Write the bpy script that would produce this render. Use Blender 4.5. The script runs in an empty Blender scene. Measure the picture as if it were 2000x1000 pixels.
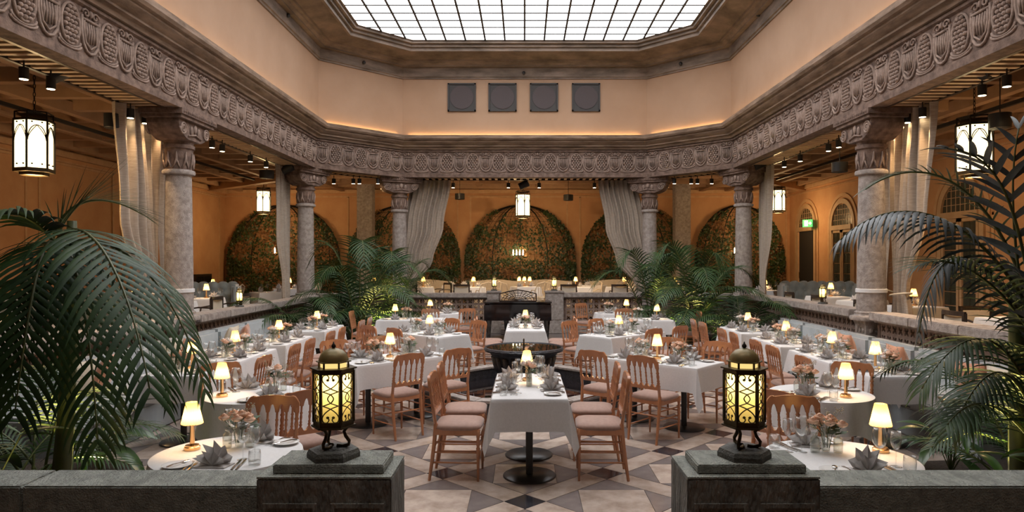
import bpy, bmesh, math, random
from math import sin, cos, pi, radians as R, sqrt, atan2
from mathutils import Vector, Matrix

# ------------------------------------------------------------------ camera, world, exposure
scene = bpy.context.scene
COL = scene.collection
cam_d = bpy.data.cameras.new('camera')
cam = bpy.data.objects.new('camera', cam_d); COL.objects.link(cam)
cam.location = (0, 0, 1.92); cam.rotation_euler = (R(90), 0, 0)
cam_d.sensor_width = 36; cam_d.lens = 24
cam_d.shift_x = -23 / 2000; cam_d.shift_y = 10 / 2000
cam_d.clip_start = 0.05; cam_d.clip_end = 200
scene.camera = cam
world = bpy.data.worlds.new('world'); scene.world = world; world.use_nodes = True
world.node_tree.nodes['Background'].inputs[0].default_value = (0.8, 0.85, 1.0, 1)
world.node_tree.nodes['Background'].inputs[1].default_value = 0.3
vs = scene.view_settings
vs.view_transform = 'Standard'; vs.look = 'None'; vs.gamma = 1.0; vs.use_curve_mapping = False
vs.exposure = 0.9
scene.cycles.use_denoising = True
scene.cycles.max_bounces = 7
scene.cycles.diffuse_bounces = 4
scene.cycles.transparent_max_bounces = 24
scene.cycles.sample_clamp_indirect = 4.0
SKY_PANE = 2.1            # luminous skylight glass
SPOT_W = 54.0             # each gallery track spot
PEND_W = 38.0             # each hanging lantern
LAMP_W = 2.3              # each table lamp
COVE = 10.0                # led strip on top of the court cornice
FOC, VX, VY, CAMZ = 24 / 36 * 2000, 1023, 510, 1.92

def at(px, py, d):        # pixel + depth -> world
    return Vector(((px - VX) * d / FOC, d, CAMZ - (py - VY) * d / FOC))

rnd = random.Random(7)

# ------------------------------------------------------------------ mesh builder
class MB:
    def __init__(s): s.v = []; s.f = []
    def add(s, vs, fs, M=None):
        n = len(s.v)
        for p in vs:
            p = Vector(p)
            s.v.append(tuple(M @ p) if M else tuple(p))
        s.f += [tuple(i + n for i in f) for f in fs]
        return s
    def box(s, c, d, M=None, taper=1.0):
        x, y, z = c; a, b, h = d[0] / 2, d[1] / 2, d[2] / 2; t = taper
        vs = [(x-a, y-b, z-h), (x+a, y-b, z-h), (x+a, y+b, z-h), (x-a, y+b, z-h),
              (x-a*t, y-b*t, z+h), (x+a*t, y-b*t, z+h), (x+a*t, y+b*t, z+h), (x-a*t, y+b*t, z+h)]
        return s.add(vs, [(3,2,1,0), (4,5,6,7), (0,1,5,4), (1,2,6,5), (2,3,7,6), (3,0,4,7)], M)
    def b2(s, x0, x1, y0, y1, z0, z1, M=None):
        return s.box(((x0+x1)/2, (y0+y1)/2, (z0+z1)/2), (x1-x0, y1-y0, z1-z0), M)
    def lathe(s, prof, n=16, c=(0,0,0), M=None, cap=True, ph=0):
        vs = []; fs = []
        for r, z in prof:
            for k in range(n):
                a = 2*pi*k/n + ph
                vs.append((c[0]+r*cos(a), c[1]+r*sin(a), c[2]+z))
        for i in range(len(prof)-1):
            for k in range(n):
                k2 = (k+1) % n
                fs.append((i*n+k, i*n+k2, (i+1)*n+k2, (i+1)*n+k))
        if cap:
            fs.append(tuple(range(n-1, -1, -1)))
            fs.append(tuple((len(prof)-1)*n+k for k in range(n)))
        return s.add(vs, fs, M)
    def tube(s, pts, r, n=6, M=None, closed=False):
        pts = [Vector(p) for p in pts]; m = len(pts)
        rr = r if isinstance(r, (list, tuple)) else [r]*m
        vs = []; fs = []; up = None
        for i, p in enumerate(pts):
            if closed: t = pts[(i+1) % m] - pts[i-1]
            else: t = pts[min(i+1, m-1)] - pts[max(i-1, 0)]
            if t.length < 1e-9: t = Vector((0,0,1))
            t.normalize()
            if up is None:
                up = Vector((0,0,1)) if abs(t.z) < .9 else Vector((0,1,0))
            b = t.cross(up)
            if b.length < 1e-5: b = t.cross(Vector((1,0.1,0)))
            b.normalize(); up = b.cross(t).normalized()
            for k in range(n):
                a = 2*pi*k/n
                vs.append(p + (b*cos(a) + up*sin(a))*rr[i])
        L = m if closed else m-1
        for i in range(L):
            j = (i+1) % m
            for k in range(n):
                k2 = (k+1) % n
                fs.append((i*n+k, i*n+k2, j*n+k2, j*n+k))
        if not closed:
            fs.append(tuple(range(n-1, -1, -1))); fs.append(tuple((m-1)*n+k for k in range(n)))
        return s.add(vs, fs, M)
    def prism(s, poly, z0, z1, M=None):
        n = len(poly)
        vs = [(p[0], p[1], z0) for p in poly] + [(p[0], p[1], z1) for p in poly]
        fs = [tuple(range(n-1, -1, -1)), tuple(range(n, 2*n))]
        fs += [(k, (k+1) % n, n+(k+1) % n, n+k) for k in range(n)]
        return s.add(vs, fs, M)
    def ball(s, c, r, n=10, m=6, M=None):
        rx, ry, rz = r if isinstance(r, (tuple, list)) else (r, r, r)
        vs = [(c[0], c[1], c[2]-rz)]; fs = []
        for i in range(1, m):
            t = -pi/2 + pi*i/m
            for k in range(n):
                a = 2*pi*k/n
                vs.append((c[0]+rx*cos(t)*cos(a), c[1]+ry*cos(t)*sin(a), c[2]+rz*sin(t)))
        vs.append((c[0], c[1], c[2]+rz)); e = len(vs)-1
        for k in range(n):
            k2 = (k+1) % n
            fs.append((0, 1+k2, 1+k)); fs.append((e, 1+(m-2)*n+k, 1+(m-2)*n+k2))
            for i in range(m-2):
                fs.append((1+i*n+k, 1+i*n+k2, 1+(i+1)*n+k2, 1+(i+1)*n+k))
        return s.add(vs, fs, M)
    def grid(s, rows, closed=False, M=None):
        n = len(rows[0]); vs = [p for r in rows for p in r]; fs = []
        for i in range(len(rows)-1):
            for k in range(n if closed else n-1):
                k2 = (k+1) % n
                fs.append((i*n+k, i*n+k2, (i+1)*n+k2, (i+1)*n+k))
        return s.add(vs, fs, M)
    def mesh(s, name, mat, smooth=False, bevel=0, fix=True):
        me = bpy.data.meshes.new(name)
        me.from_pydata(s.v, [], s.f); me.update()
        if bevel or fix:
            bm = bmesh.new(); bm.from_mesh(me)
            if bevel:
                bmesh.ops.remove_doubles(bm, verts=bm.verts, dist=1e-6)
                bmesh.ops.bevel(bm, geom=[e for e in bm.edges if len(e.link_faces) == 2 and e.calc_face_angle(0) > .6],
                                offset=bevel, segments=2, affect='EDGES', clamp_overlap=True)
            if fix: bmesh.ops.recalc_face_normals(bm, faces=bm.faces)
            bm.to_mesh(me); bm.free()
        if smooth:
            if smooth is True: me.polygons.foreach_set('use_smooth', [True]*len(me.polygons))
            else: me.shade_smooth() if False else me.polygons.foreach_set('use_smooth', [True]*len(me.polygons))
            if smooth is not True: me.set_sharp_from_angle(angle=R(smooth))
        me.materials.append(mat)
        return me

def link(name, data, parent=None, loc=None, rz=None, rot=None, scale=None):
    o = bpy.data.objects.new(name, data); COL.objects.link(o)
    if parent is not None: o.parent = parent
    if loc is not None: o.location = loc
    if rz is not None: o.rotation_euler = (0, 0, rz)
    if rot is not None: o.rotation_euler = rot
    if scale is not None: o.scale = (scale,)*3 if isinstance(scale, (int, float)) else scale
    return o
def tag(o, label=None, cat=None, group=None, kind=None):
    if label: o['label'] = label
    if cat: o['category'] = cat
    if group: o['group'] = group
    if kind: o['kind'] = kind
    return o
def struct(name, me, label=None, cat=None, parent=None):
    o = link(name, me, parent)
    if parent is None: tag(o, label, cat, None, 'structure')
    return o
# a spec is a list of (part name, mesh, [sub specs], loc); spawn() copies a thing with its parts
def spawn(name, spec, label, cat, loc=(0,0,0), rz=0, group=None, scale=None):
    if isinstance(spec, bpy.types.Mesh): root = link(name, spec, None, loc, rz, None, scale)
    else:
        root = link(name, None, None, loc, rz, None, scale)
        root.empty_display_size = .1
        def kids(par, items):
            for it in items:
                o = link(it[0], it[1], par, it[3] if len(it) > 3 else None)
                if len(it) > 2 and it[2]: kids(o, it[2])
        kids(root, spec)
    return tag(root, label, cat, group)
def lamp_light(name, kind, energy, color, loc, parent=None, radius=.05, spot=None, rot=None):
    l = bpy.data.lights.new(name, kind); l.energy = energy; l.color = color
    if kind in ('POINT', 'SPOT'): l.shadow_soft_size = radius
    if kind == 'SPOT': l.spot_size = R(spot or 60); l.spot_blend = .6
    return link(name, l, parent, loc, rot=rot)
def aim(o, target):
    d = Vector(target) - Vector(o.location)
    o.rotation_euler = d.to_track_quat('-Z', 'Y').to_euler()

# ------------------------------------------------------------------ materials
MATS = {}
def mat(name, c1, c2=None, rough=.6, metal=0, scale=8, detail=5, bump=0, bscale=None, stretch=None, emis=None, es=0,
        spec=None, rand=0, sheen=0, mixpos=(.35, .65), coords='Object', sss=0, coat=0, trans=0):
    m = bpy.data.materials.new(name); m.use_nodes = True; nt = m.node_tree; N = nt.nodes; L = nt.links
    b = N['Principled BSDF']
    b.inputs['Roughness'].default_value = rough; b.inputs['Metallic'].default_value = metal
    if spec is not None: b.inputs['Specular IOR Level'].default_value = spec
    if sheen: b.inputs['Sheen Weight'].default_value = sheen
    if coat: b.inputs['Coat Weight'].default_value = coat; b.inputs['Coat Roughness'].default_value = .08
    if trans: b.inputs['Transmission Weight'].default_value = trans
    b.inputs['Base Color'].default_value = (*c1, 1)
    if c2 is not None or bump:
        tc = N.new('ShaderNodeTexCoord'); mp = N.new('ShaderNodeMapping'); L.new(tc.outputs[coords], mp.inputs[0])
        if stretch: mp.inputs['Scale'].default_value = stretch
    out = None
    if c2 is not None:
        nz = N.new('ShaderNodeTexNoise'); nz.inputs['Scale'].default_value = scale; nz.inputs['Detail'].default_value = detail
        nz.inputs['Roughness'].default_value = .6
        L.new(mp.outputs[0], nz.inputs['Vector'])
        rp = N.new('ShaderNodeValToRGB'); e = rp.color_ramp.elements
        e[0].position, e[1].position = mixpos; e[0].color = (*c1, 1); e[1].color = (*c2, 1)
        L.new(nz.outputs['Fac'], rp.inputs[0]); out = rp.outputs[0]
    if rand:
        oi = N.new('ShaderNodeObjectInfo'); hs = N.new('ShaderNodeHueSaturation')
        ma = N.new('ShaderNodeMapRange'); ma.inputs['To Min'].default_value = 1-rand; ma.inputs['To Max'].default_value = 1+rand
        L.new(oi.outputs['Random'], ma.inputs[0]); L.new(ma.outputs[0], hs.inputs['Value'])
        if out: L.new(out, hs.inputs['Color'])
        else: hs.inputs['Color'].default_value = (*c1, 1)
        out = hs.outputs[0]
    if out: L.new(out, b.inputs['Base Color'])
    if bump:
        n2 = N.new('ShaderNodeTexNoise'); n2.inputs['Scale'].default_value = bscale or scale*4; n2.inputs['Detail'].default_value = 6
        L.new(mp.outputs[0], n2.inputs['Vector'])
        bp = N.new('ShaderNodeBump'); bp.inputs['Strength'].default_value = bump; bp.inputs['Distance'].default_value = .02
        L.new(n2.outputs['Fac'], bp.inputs['Height']); L.new(bp.outputs[0], b.inputs['Normal'])
    if emis:
        b.inputs['Emission Color'].default_value = (*emis, 1); b.inputs['Emission Strength'].default_value = es
    MATS[name] = m
    return m
def thin_glass(name, tint=(1, 1, 1), ior=1.45, rough=.02, body=0.0):
    m = bpy.data.materials.new(name); m.use_nodes = True; nt = m.node_tree; N = nt.nodes; L = nt.links
    N.remove(N['Principled BSDF']); o = N['Material Output']
    tr = N.new('ShaderNodeBsdfTransparent'); tr.inputs[0].default_value = (*tint, 1)
    gl = N.new('ShaderNodeBsdfGlossy'); gl.inputs['Roughness'].default_value = rough
    lw = N.new('ShaderNodeLayerWeight'); lw.inputs[0].default_value = .5
    pw = N.new('ShaderNodeMath'); pw.operation = 'POWER'; pw.inputs[1].default_value = 2.2; L.new(lw.outputs['Facing'], pw.inputs[0])
    mr = N.new('ShaderNodeMapRange'); mr.inputs['To Min'].default_value = .07; mr.inputs['To Max'].default_value = .8; L.new(pw.outputs[0], mr.inputs[0])
    mx = N.new('ShaderNodeMixShader'); L.new(mr.outputs[0], mx.inputs[0]); L.new(tr.outputs[0], mx.inputs[1]); L.new(gl.outputs[0], mx.inputs[2])
    if body:
        df = N.new('ShaderNodeBsdfDiffuse'); df.inputs[0].default_value = (.9, .92, .9, 1)
        m2 = N.new('ShaderNodeMixShader'); m2.inputs[0].default_value = body
        L.new(mx.outputs[0], m2.inputs[1]); L.new(df.outputs[0], m2.inputs[2]); L.new(m2.outputs[0], o.inputs[0])
    else: L.new(mx.outputs[0], o.inputs[0])
    return m
def shade_mat(name, ct=(.66, .47, .20), cd=(.80, .68, .48)):
    m = bpy.data.materials.new(name); m.use_nodes = True; nt = m.node_tree; N = nt.nodes; L = nt.links
    N.remove(N['Principled BSDF']); o = N['Material Output']
    tl = N.new('ShaderNodeBsdfTranslucent'); tl.inputs[0].default_value = (*ct, 1)
    df = N.new('ShaderNodeBsdfDiffuse'); df.inputs[0].default_value = (*cd, 1)
    mx = N.new('ShaderNodeMixShader'); mx.inputs[0].default_value = .45
    L.new(tl.outputs[0], mx.inputs[1]); L.new(df.outputs[0], mx.inputs[2]); L.new(mx.outputs[0], o.inputs[0])
    return m
def glow(name, col, s):
    return mat(name, (.9, .85, .75), rough=.5, emis=col, es=s)

M = dict(
 stone=mat('column_stone', (.25, .21, .185), (.42, .365, .33), .85, scale=14, bump=.5, bscale=70),
 carved=mat('carved_stone', (.10, .064, .048), (.225, .15, .116), .9, scale=9, bump=.4, bscale=60),  # same stone darkened to paint shade behind the lighter motifs
 relief=mat('relief_stone', (.205, .143, .112), (.36, .265, .215), .9, scale=12, bump=.3, bscale=80, rand=.08),
 cornice=mat('cornice_wood', (.12, .075, .046), (.29, .20, .14), .75, scale=2.2, bump=.3, bscale=30, stretch=(1, 1, 6), detail=9),
 cornice2=mat('cornice_band', (.10, .075, .055), (.25, .19, .15), .7, scale=1.6, bump=.2, bscale=20, stretch=(1, 1, 4), detail=9),
 upper=mat('upper_plaster', (.355, .225, .143), (.39, .255, .168), .85, scale=1.2, bump=.05, bscale=40),
 plaster=mat('gallery_plaster', (.56, .30, .145), (.64, .37, .19), .8, scale=1.5, bump=.08, bscale=30),
 plaster_trim=mat('gallery_trim', (.56, .34, .18), (.64, .41, .23), .7, scale=6),
 frame_wood=mat('window_wood', (.50, .33, .19), (.58, .40, .24), .55, scale=5),
 beamw=mat('ceiling_wood', (.34, .20, .11), (.42, .26, .15), .7, scale=3, bump=.15, bscale=20, stretch=(1, 1, 1)),
 ceil=mat('ceiling_panel', (.15, .085, .045), (.20, .12, .07), .8, scale=3),
 gfloor=mat('gallery_floor', (.16, .10, .07), (.22, .14, .10), .5, scale=5),
 parapet=mat('parapet_stone', (.23, .245, .22), (.40, .415, .375), .9, scale=26, bump=1.0, bscale=150, stretch=(1, .45, 1)),
 parapet_face=mat('parapet_face', (.12, .12, .112), (.26, .255, .235), .92, scale=20, bump=1.0, bscale=60, stretch=(1, 1, .3)),
 cream=mat('cream_marble', (.56, .46, .39), (.33, .25, .20), .14, scale=4.5, detail=10, rand=.16, mixpos=(.42, .70), bump=.02, bscale=20),
 grey=mat('grey_marble', (.17, .145, .14), (.25, .215, .205), .2, scale=4, detail=8, rand=.10),
 black=mat('black_marble', (.018, .018, .024), (.05, .05, .06), .12, scale=6, detail=8),
 grout=mat('grout', (.13, .11, .10), (.18, .15, .14), .8, scale=20),
 wood=mat('copper_wood', (.47, .195, .09), (.55, .245, .12), .22, scale=10, coat=.4, rand=.06, stretch=(1, 1, .3)),
 seat=mat('rose_velvet', (.325, .19, .145), (.385, .235, .18), .75, scale=30, sheen=.35, rand=.05),
 linen=mat('white_linen', (.68, .67, .665), (.73, .72, .715), .85, scale=60, bump=.08, bscale=400),
 napkin=mat('grey_linen', (.46, .43, .415), (.52, .49, .47), .85, scale=50, rand=.06),
 porcelain=mat('porcelain', (.82, .80, .77), rough=.12),
 silver=mat('silver', (.75, .72, .68), rough=.18, metal=1),
 brass=mat('brass', (.80, .50, .24), rough=.22, metal=1),
 pole=mat('dark_steel', (.06, .06, .06), rough=.45, metal=.7),
 disc=mat('base_disc', (.09, .09, .09), rough=.32, metal=.8),
 petal=mat('peach_petal', (.93, .50, .31), (.95, .68, .50), .6, scale=20, rand=.07),
 petalw=mat('cream_petal', (.86, .74, .66), (.88, .80, .74), .6, scale=20, rand=.05),
 greens=mat('rose_leaf', (.035, .07, .02), (.07, .12, .04), .5, scale=20),
 sprig=mat('dry_sprig', (.42, .36, .24), (.5, .45, .33), .8, scale=20),
 palm=mat('palm_leaf', (.016, .042, .014), (.038, .080, .022), .48, scale=5, spec=.3),
 palmg=mat('palm_grey_leaf', (.06, .075, .078), (.12, .138, .14), .42, scale=5, spec=.5),
 rachis=mat('palm_stalk', (.06, .075, .02), (.10, .11, .03), .5, scale=8),
 shrub=mat('broad_leaf', (.02, .05, .02), (.05, .10, .03), .32, scale=6, spec=.6),
 soil=mat('soil', (.025, .017, .012), (.05, .035, .025), .95, scale=30, bump=1, bscale=60),
 ivy=mat('ivy_leaf', (.014, .035, .009), (.045, .075, .016), .5, scale=3),
 ivyo=mat('dry_ivy_leaf', (.15, .07, .025), (.25, .125, .04), .6, scale=3),
 iron=mat('black_iron', (.02, .017, .014), rough=.5, metal=.6),
 bronze=mat('lantern_bronze', (.045, .035, .02), (.09, .065, .03), .42, scale=14, metal=.75),
 dome=mat('lantern_dome', (.11, .115, .05), (.24, .16, .06), .42, scale=12, metal=.3),
 lanternstone=mat('lantern_foot', (.06, .06, .055), (.10, .10, .09), .7, scale=20, bump=.5, bscale=90),
 curtain=mat('curtain_linen', (.33, .265, .205), (.44, .36, .285), .8, scale=9, stretch=(1, 1, 8), bump=.2, bscale=60, sheen=.2),
 velvet=mat('blue_grey_velvet', (.26, .29, .30), (.34, .37, .375), .7, scale=4, sheen=.8),
 velvet2=mat('sofa_velvet', (.17, .21, .23), (.24, .28, .29), .7, scale=4, sheen=.8),
 peach=mat('peach_velvet', (.50, .20, .10), (.58, .26, .14), .7, scale=6, sheen=.6),
 creamfab=mat('cream_fabric', (.58, .50, .38), (.64, .56, .44), .8, scale=8),
 rattan=mat('pale_rattan', (.62, .50, .34), (.72, .60, .43), .5, scale=20),
 darkwood=mat('dark_wood', (.022, .014, .010), (.04, .025, .018), .35, scale=10),
 lacquer=mat('black_lacquer', (.008, .008, .009), rough=.06, coat=.6),
 fountain=mat('fountain_stone', (.018, .018, .022), (.05, .05, .058), .35, scale=20, bump=.4, bscale=50),
 water=mat('fountain_water', (.012, .010, .012), rough=.03, spec=.9),
 spot=mat('spot_black', (.012, .012, .012), rough=.5),
 speaker=mat('speaker_cloth', (.062, .05, .052), (.085, .07, .072), .9, scale=90),
 speakframe=mat('speaker_frame', (.032, .028, .026), rough=.6),
 glass=thin_glass('clear_glass', (.985, .99, .985), body=.012),
 vaseglass=thin_glass('vase_glass', (.96, .97, .95), body=.05),
 pane=mat('dark_window_glass', (.035, .04, .035), (.07, .075, .06), .2, scale=2),
 mirror=mat('dark_mirror', (.05, .04, .035), rough=.35),
 skyglass=glow('skylight_glass', (.96, .97, 1.0), SKY_PANE),
 shade=shade_mat('lamp_shade'),
 bulb=glow('warm_bulb', (1.0, .75, .40), 25),
 lglass=shade_mat('lantern_glass', (.86, .74, .36), (.70, .62, .40)),
 crownglass=glow('crown_glass', (1.0, .72, .25), .55),
 pglass=glow('pendant_glass', (1.0, .76, .40), 1.7),
 spotglow=glow('spot_lens', (1.0, .80, .50), 14),
 ledm=glow('led_strip', (1.0, .62, .24), COVE),
 exit=mat('exit_green', (.02, .35, .10), rough=.5, emis=(.03, .6, .16), es=.5),
 exitw=glow('exit_white', (.7, 1.0, .8), .5),
)
WARM = (1.0, .62, .28)
# ------------------------------------------------------------------ the court: an octagon with 45 degree corners
CX, YC, AX, AY, KC = .02, 10.5, 5.3, 7.95, 1.92
def octv(o):
    ax, ay, k = AX-o, AY-o, KC-.5858*o
    return [(CX+x, YC+y) for x, y in ((ax-k, ay), (-(ax-k), ay), (-ax, ay-k), (-ax, -(ay-k)), (-(ax-k), -ay), (ax-k, -ay), (ax, -(ay-k)), (ax, ay-k))]
SIDES = ['back', 'back_left', 'left', 'front_left', 'front', 'front_right', 'right', 'back_right']
def sweep(prof, i, closed=False):
    b = MB(); j = (i+1) % 8
    P = prof + [prof[0]] if closed else prof
    b.grid([[(*octv(o)[i], z), (*octv(o)[j], z)] for o, z in P])
    return b
WORDS = dict(back='rear', back_left='rear left corner', left='left', front_left='front left corner', front='front', front_right='front right corner', right='right', back_right='rear right corner')

FL = .40          # gallery floor height
ZF = 4.15         # underside of the carved beam
XL, XR, YB, YF = -10.5, 9.35, 24.0, -4.0
ZC = 4.62

# floor of the court: star of diamond bands, squares and triangles, each piece a slab
fb = MB(); fb.b2(-7, 7, .5, 20.5, -.2, -.012)
floor = struct('floor', fb.mesh('floor', M['grout']), 'patterned marble floor of the dining court', 'floor')
A = .7225; HS = .118; G = .003
def tile_mesh(name, poly, m):
    b = MB(); b.prism(poly, -.02, 0); return b.mesh(name, m)
hb = HS*sqrt(2) - G*1.4                   # black square set on its corner
t_black = tile_mesh('black_tile', [(hb, 0), (0, hb), (-hb, 0), (0, -hb)], M['black'])
hd = A - HS*sqrt(2)                         # half diagonal of the cell inside the bands
q = hd/2 - G
t_square = tile_mesh('square_tile', [(-q, -q), (q, -q), (q, q), (-q, q)], M['cream'])
t_tri = tile_mesh('triangle_tile', [(-hd/2+G*2.4, hd/2+G*.5), (hd/2-G*2.4, hd/2+G*.5), (0, hd-G*1.9)], M['grey'])
bl = (A*sqrt(2)-2*HS)/2 - G; bw = HS - G
t_band = tile_mesh('band_tile', [(-bl, -bw), (bl, -bw), (bl, bw), (-bl, bw)], M['cream'])
pieces = []
for i in range(-14, 15):
    for j in range(-2, 16):
        x, y = .01 + i*A, 5.455 + j*A
        if abs(x) > 5.2 or y < 3 or y > 18.2: continue
        if (i + j) % 2 == 0:
            pieces.append((t_black, x, y, 0))
            pieces.append((t_band, x+A/2, y+A/2, pi/4)); pieces.append((t_band, x-A/2, y+A/2, -pi/4))
        else:
            pieces.append((t_square, x, y, 0))
            for k in range(4): pieces.append((t_tri, x, y, k*pi/2))
def tile_rank(p):                          # the largest in the photograph are single pieces
    _, x, y, _ = p
    d = max(y, 1)
    vis = abs(x)*FOC/d < 620 and y > 4.9 and not (x < -2.6 or x > 2.6)
    return (0 if vis else 1, d)
pieces.sort(key=tile_rank)
count = {}; rest = {}
for me, x, y, rz in pieces:
    n = me.name
    count[n] = count.get(n, 0) + 1
    if count[n] <= (150 if n in ('triangle_tile', 'band_tile') else 75):
        link(n, me, floor, (x, y, 0), rz)
    else: rest.setdefault(n, []).append((me, x, y, rz))
for n, items in rest.items():
    b = MB()
    for me, x, y, rz in items:
        Mx = Matrix.Translation((x, y, 0)) @ Matrix.Rotation(rz, 4, 'Z')
        b.add([v.co for v in me.vertices], [tuple(p.vertices) for p in me.polygons], Mx)
    o = link(n + '_field', b.mesh(n + '_field', items[0][0].materials[0]), floor); o['kind'] = 'stuff'

# gallery floor, ceiling and outer walls
oo = octv(-.2)
gf = MB()
for (x0, x1, y0, y1) in ((XL, oo[2][0], YF, YB), (oo[7][0], XR, YF, YB), (oo[2][0], oo[7][0], oo[0][1], YB), (oo[2][0], oo[7][0], YF, oo[4][1])):
    gf.b2(x0, x1, y0, y1, 0, FL)
for a, b_, c in ((1, 2, (oo[2][0], oo[1][1])), (7, 0, (oo[7][0], oo[0][1])), (3, 4, (oo[3][0], oo[4][1])), (5, 6, (oo[6][0], oo[5][1]))):
    gf.prism([oo[a], oo[b_], c], 0, FL)
struct('floor_gallery', gf.mesh('floor_gallery', M['gfloor']), 'raised dark floor of the gallery around the court', 'floor')
cl = MB()
for (x0, x1, y0, y1) in ((XL, oo[2][0], YF, YB), (oo[7][0], XR, YF, YB), (oo[2][0], oo[7][0], oo[0][1], YB), (oo[2][0], oo[7][0], YF, oo[4][1])):
    cl.b2(x0, x1, y0, y1, ZC, ZC+.1)
for a, b_, c in ((1, 2, (oo[2][0], oo[1][1])), (7, 0, (oo[7][0], oo[0][1])), (3, 4, (oo[3][0], oo[4][1])), (5, 6, (oo[6][0], oo[5][1]))):
    cl.prism([oo[a], oo[b_], c], ZC, ZC+.1)
ceiling = struct('ceiling', cl.mesh('ceiling', M['ceil']), 'dark coffered wooden ceiling of the gallery', 'ceiling')
def cbeam(x0, x1, y0, y1, z0=4.42, z1=4.62):
    b = MB(); b.b2(x0, x1, y0, y1, z0, z1); link('ceiling_beam', b.mesh('ceiling_beam', M['beamw']), ceiling)
for x0, x1 in ((XL, -5.75), (5.75, XR)):
    for k in range(23): cbeam(x0, x1, 3.2+k*.9, 3.2+k*.9+.16)
    for k in range(4):
        xx = x0 + (x1-x0)*(k+.5)/4
        cbeam(xx-.07, xx+.07, 1.0, 23.9, 4.36, 4.55)
for k in range(12):
    xx = -5.4 + k*.98; cbeam(xx-.08, xx+.08, 18.9, 23.9)
for yy in (20.2, 21.6, 23.0): cbeam(-5.75, 5.75, yy-.07, yy+.07, 4.36, 4.55)
for s in (-1, 1):                           # diagonal corner beams
    b = MB(); a = Vector((s*5.0+CX, 18.2, 4.36)); e = Vector((XR if s > 0 else XL, 22.8, 4.36)); dv = (e-a); Ld = dv.length
    b.b2(0, Ld, -.12, .12, -.1, .18, Matrix.Translation(a) @ Matrix.Rotation(atan2(dv.y, dv.x), 4, 'Z'))
    link('ceiling_beam', b.mesh('ceiling_beam', M['beamw']), ceiling)
def wall(name, x0, x1, y0, y1, label):
    b = MB(); b.b2(x0, x1, y0, y1, 0, 4.72)
    return struct(name, b.mesh(name, M['plaster']), label, 'wall')
wl = wall('wall_left', XL-.2, XL, YF, YB, 'ochre plaster gallery wall behind the left curtains')
wr = wall('wall_right', XR, XR+.2, YF, YB, 'ochre plaster gallery wall with the arched windows')
wb = wall('wall_back', XL-.2, XR+.2, YB, YB+.2, 'ochre plaster gallery wall behind the ivy trellises')
wf = wall('wall_front', XL-.2, XR+.2, YF-.2, YF, 'ochre plaster gallery wall behind the viewpoint')
def frame_trim(par, axis, c, a0, a1, z0, z1, sgn, w=.05):
    b = MB()
    for (p0, p1, q0, q1) in ((a0, a1, z0, z0+w), (a0, a1, z1-w, z1), (a0, a0+w, z0, z1), (a1-w, a1, z0, z1)):
        if axis == 'x': b.b2(p0, p1, c, c+sgn*.025, q0, q1)
        else: b.b2(c, c+sgn*.025, p0, p1, q0, q1)
    link('wall_moulding', b.mesh('wall_moulding', M['plaster_trim']), par)
for k in range(5): frame_trim(wb, 'x', YB, -9.6+k*3.85, -6.15+k*3.85, 1.2, 4.2, -1)
for k in range(6): frame_trim(wl, 'y', XL, 5.6+k*3.05, 8.3+k*3.05, 1.2, 4.15, 1)
for k, (a0, a1) in enumerate(((5.2, 8.4), (8.7, 11.2), (11.5, 13.6))): frame_trim(wr, 'y', XR, a0, a1, .9, 2.9, -1, .06)
b = MB(); b.b2(XL, XL+.1, YF, YB, 4.28, 4.42); b.b2(XL, XL+.05, YF, YB, 4.16, 4.2)
struct('trim_1', b.mesh('trim_1', M['plaster_trim']), 'plaster cornice along the left gallery wall', 'trim')
b = MB(); b.b2(XR-.1, XR, YF, YB, 4.3, 4.42); b.b2(XR-.04, XR, YF, YB, 4.18, 4.22)
struct('trim_2', b.mesh('trim_2', M['plaster_trim']), 'plaster cornice along the right gallery wall', 'trim')
b = MB(); b.b2(XL, XR, YB-.1, YB, 4.3, 4.42); b.b2(XL, XR, YB-.04, YB, 4.18, 4.22)
struct('trim_3', b.mesh('trim_3', M['plaster_trim']), 'plaster cornice along the rear gallery wall', 'trim')
for x in (-5.05, 5.05):
    b = MB(); b.b2(x-.24, x+.24, 21.6, 22.1, FL, 4.62)
    o = struct('pillar', b.mesh('pillar', M['stone'], bevel=.03), 'square stone pillar in rear gallery, %s side' % ('left' if x < 0 else 'right'), 'pillar')

# carved frieze beams
prof_beam = [(.08, ZF), (.30, ZF), (.30, ZF+.10), (.26, ZF+.115), (.26, ZF+.66), (.30, ZF+.68), (.30, ZF+.72), (.24, ZF+.74), (-.22, ZF+.74), (-.22, ZF+.10), (.08, ZF+.10)]
prof_cor = [(.20, 4.88), (.34, 4.88), (.36, 4.93), (.42, 4.95), (.42, 4.98), (.46, 5.0), (.52, 5.06), (.52, 5.09), (.57, 5.10), (.60, 5.14), (.60, 5.22), (.25, 5.22)]
prof_up = [(.30, 6.74), (.38, 6.74), (.38, 6.78), (.41, 6.79), (.41, 7.04), (.52, 7.04), (.52, 7.07), (.58, 7.10), (.60, 7.13), (.66, 7.13), (.68, 7.17), (.80, 7.20), (1.02, 7.24), (1.14, 7.27), (1.16, 7.22), (1.22, 7.22), (1.22, 7.30), (1.28, 7.31), (1.28, 7.38), (1.36, 7.38), (1.36, 7.44), (1.42, 7.44), (1.42, 7.50), (.30, 7.52)]
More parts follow.
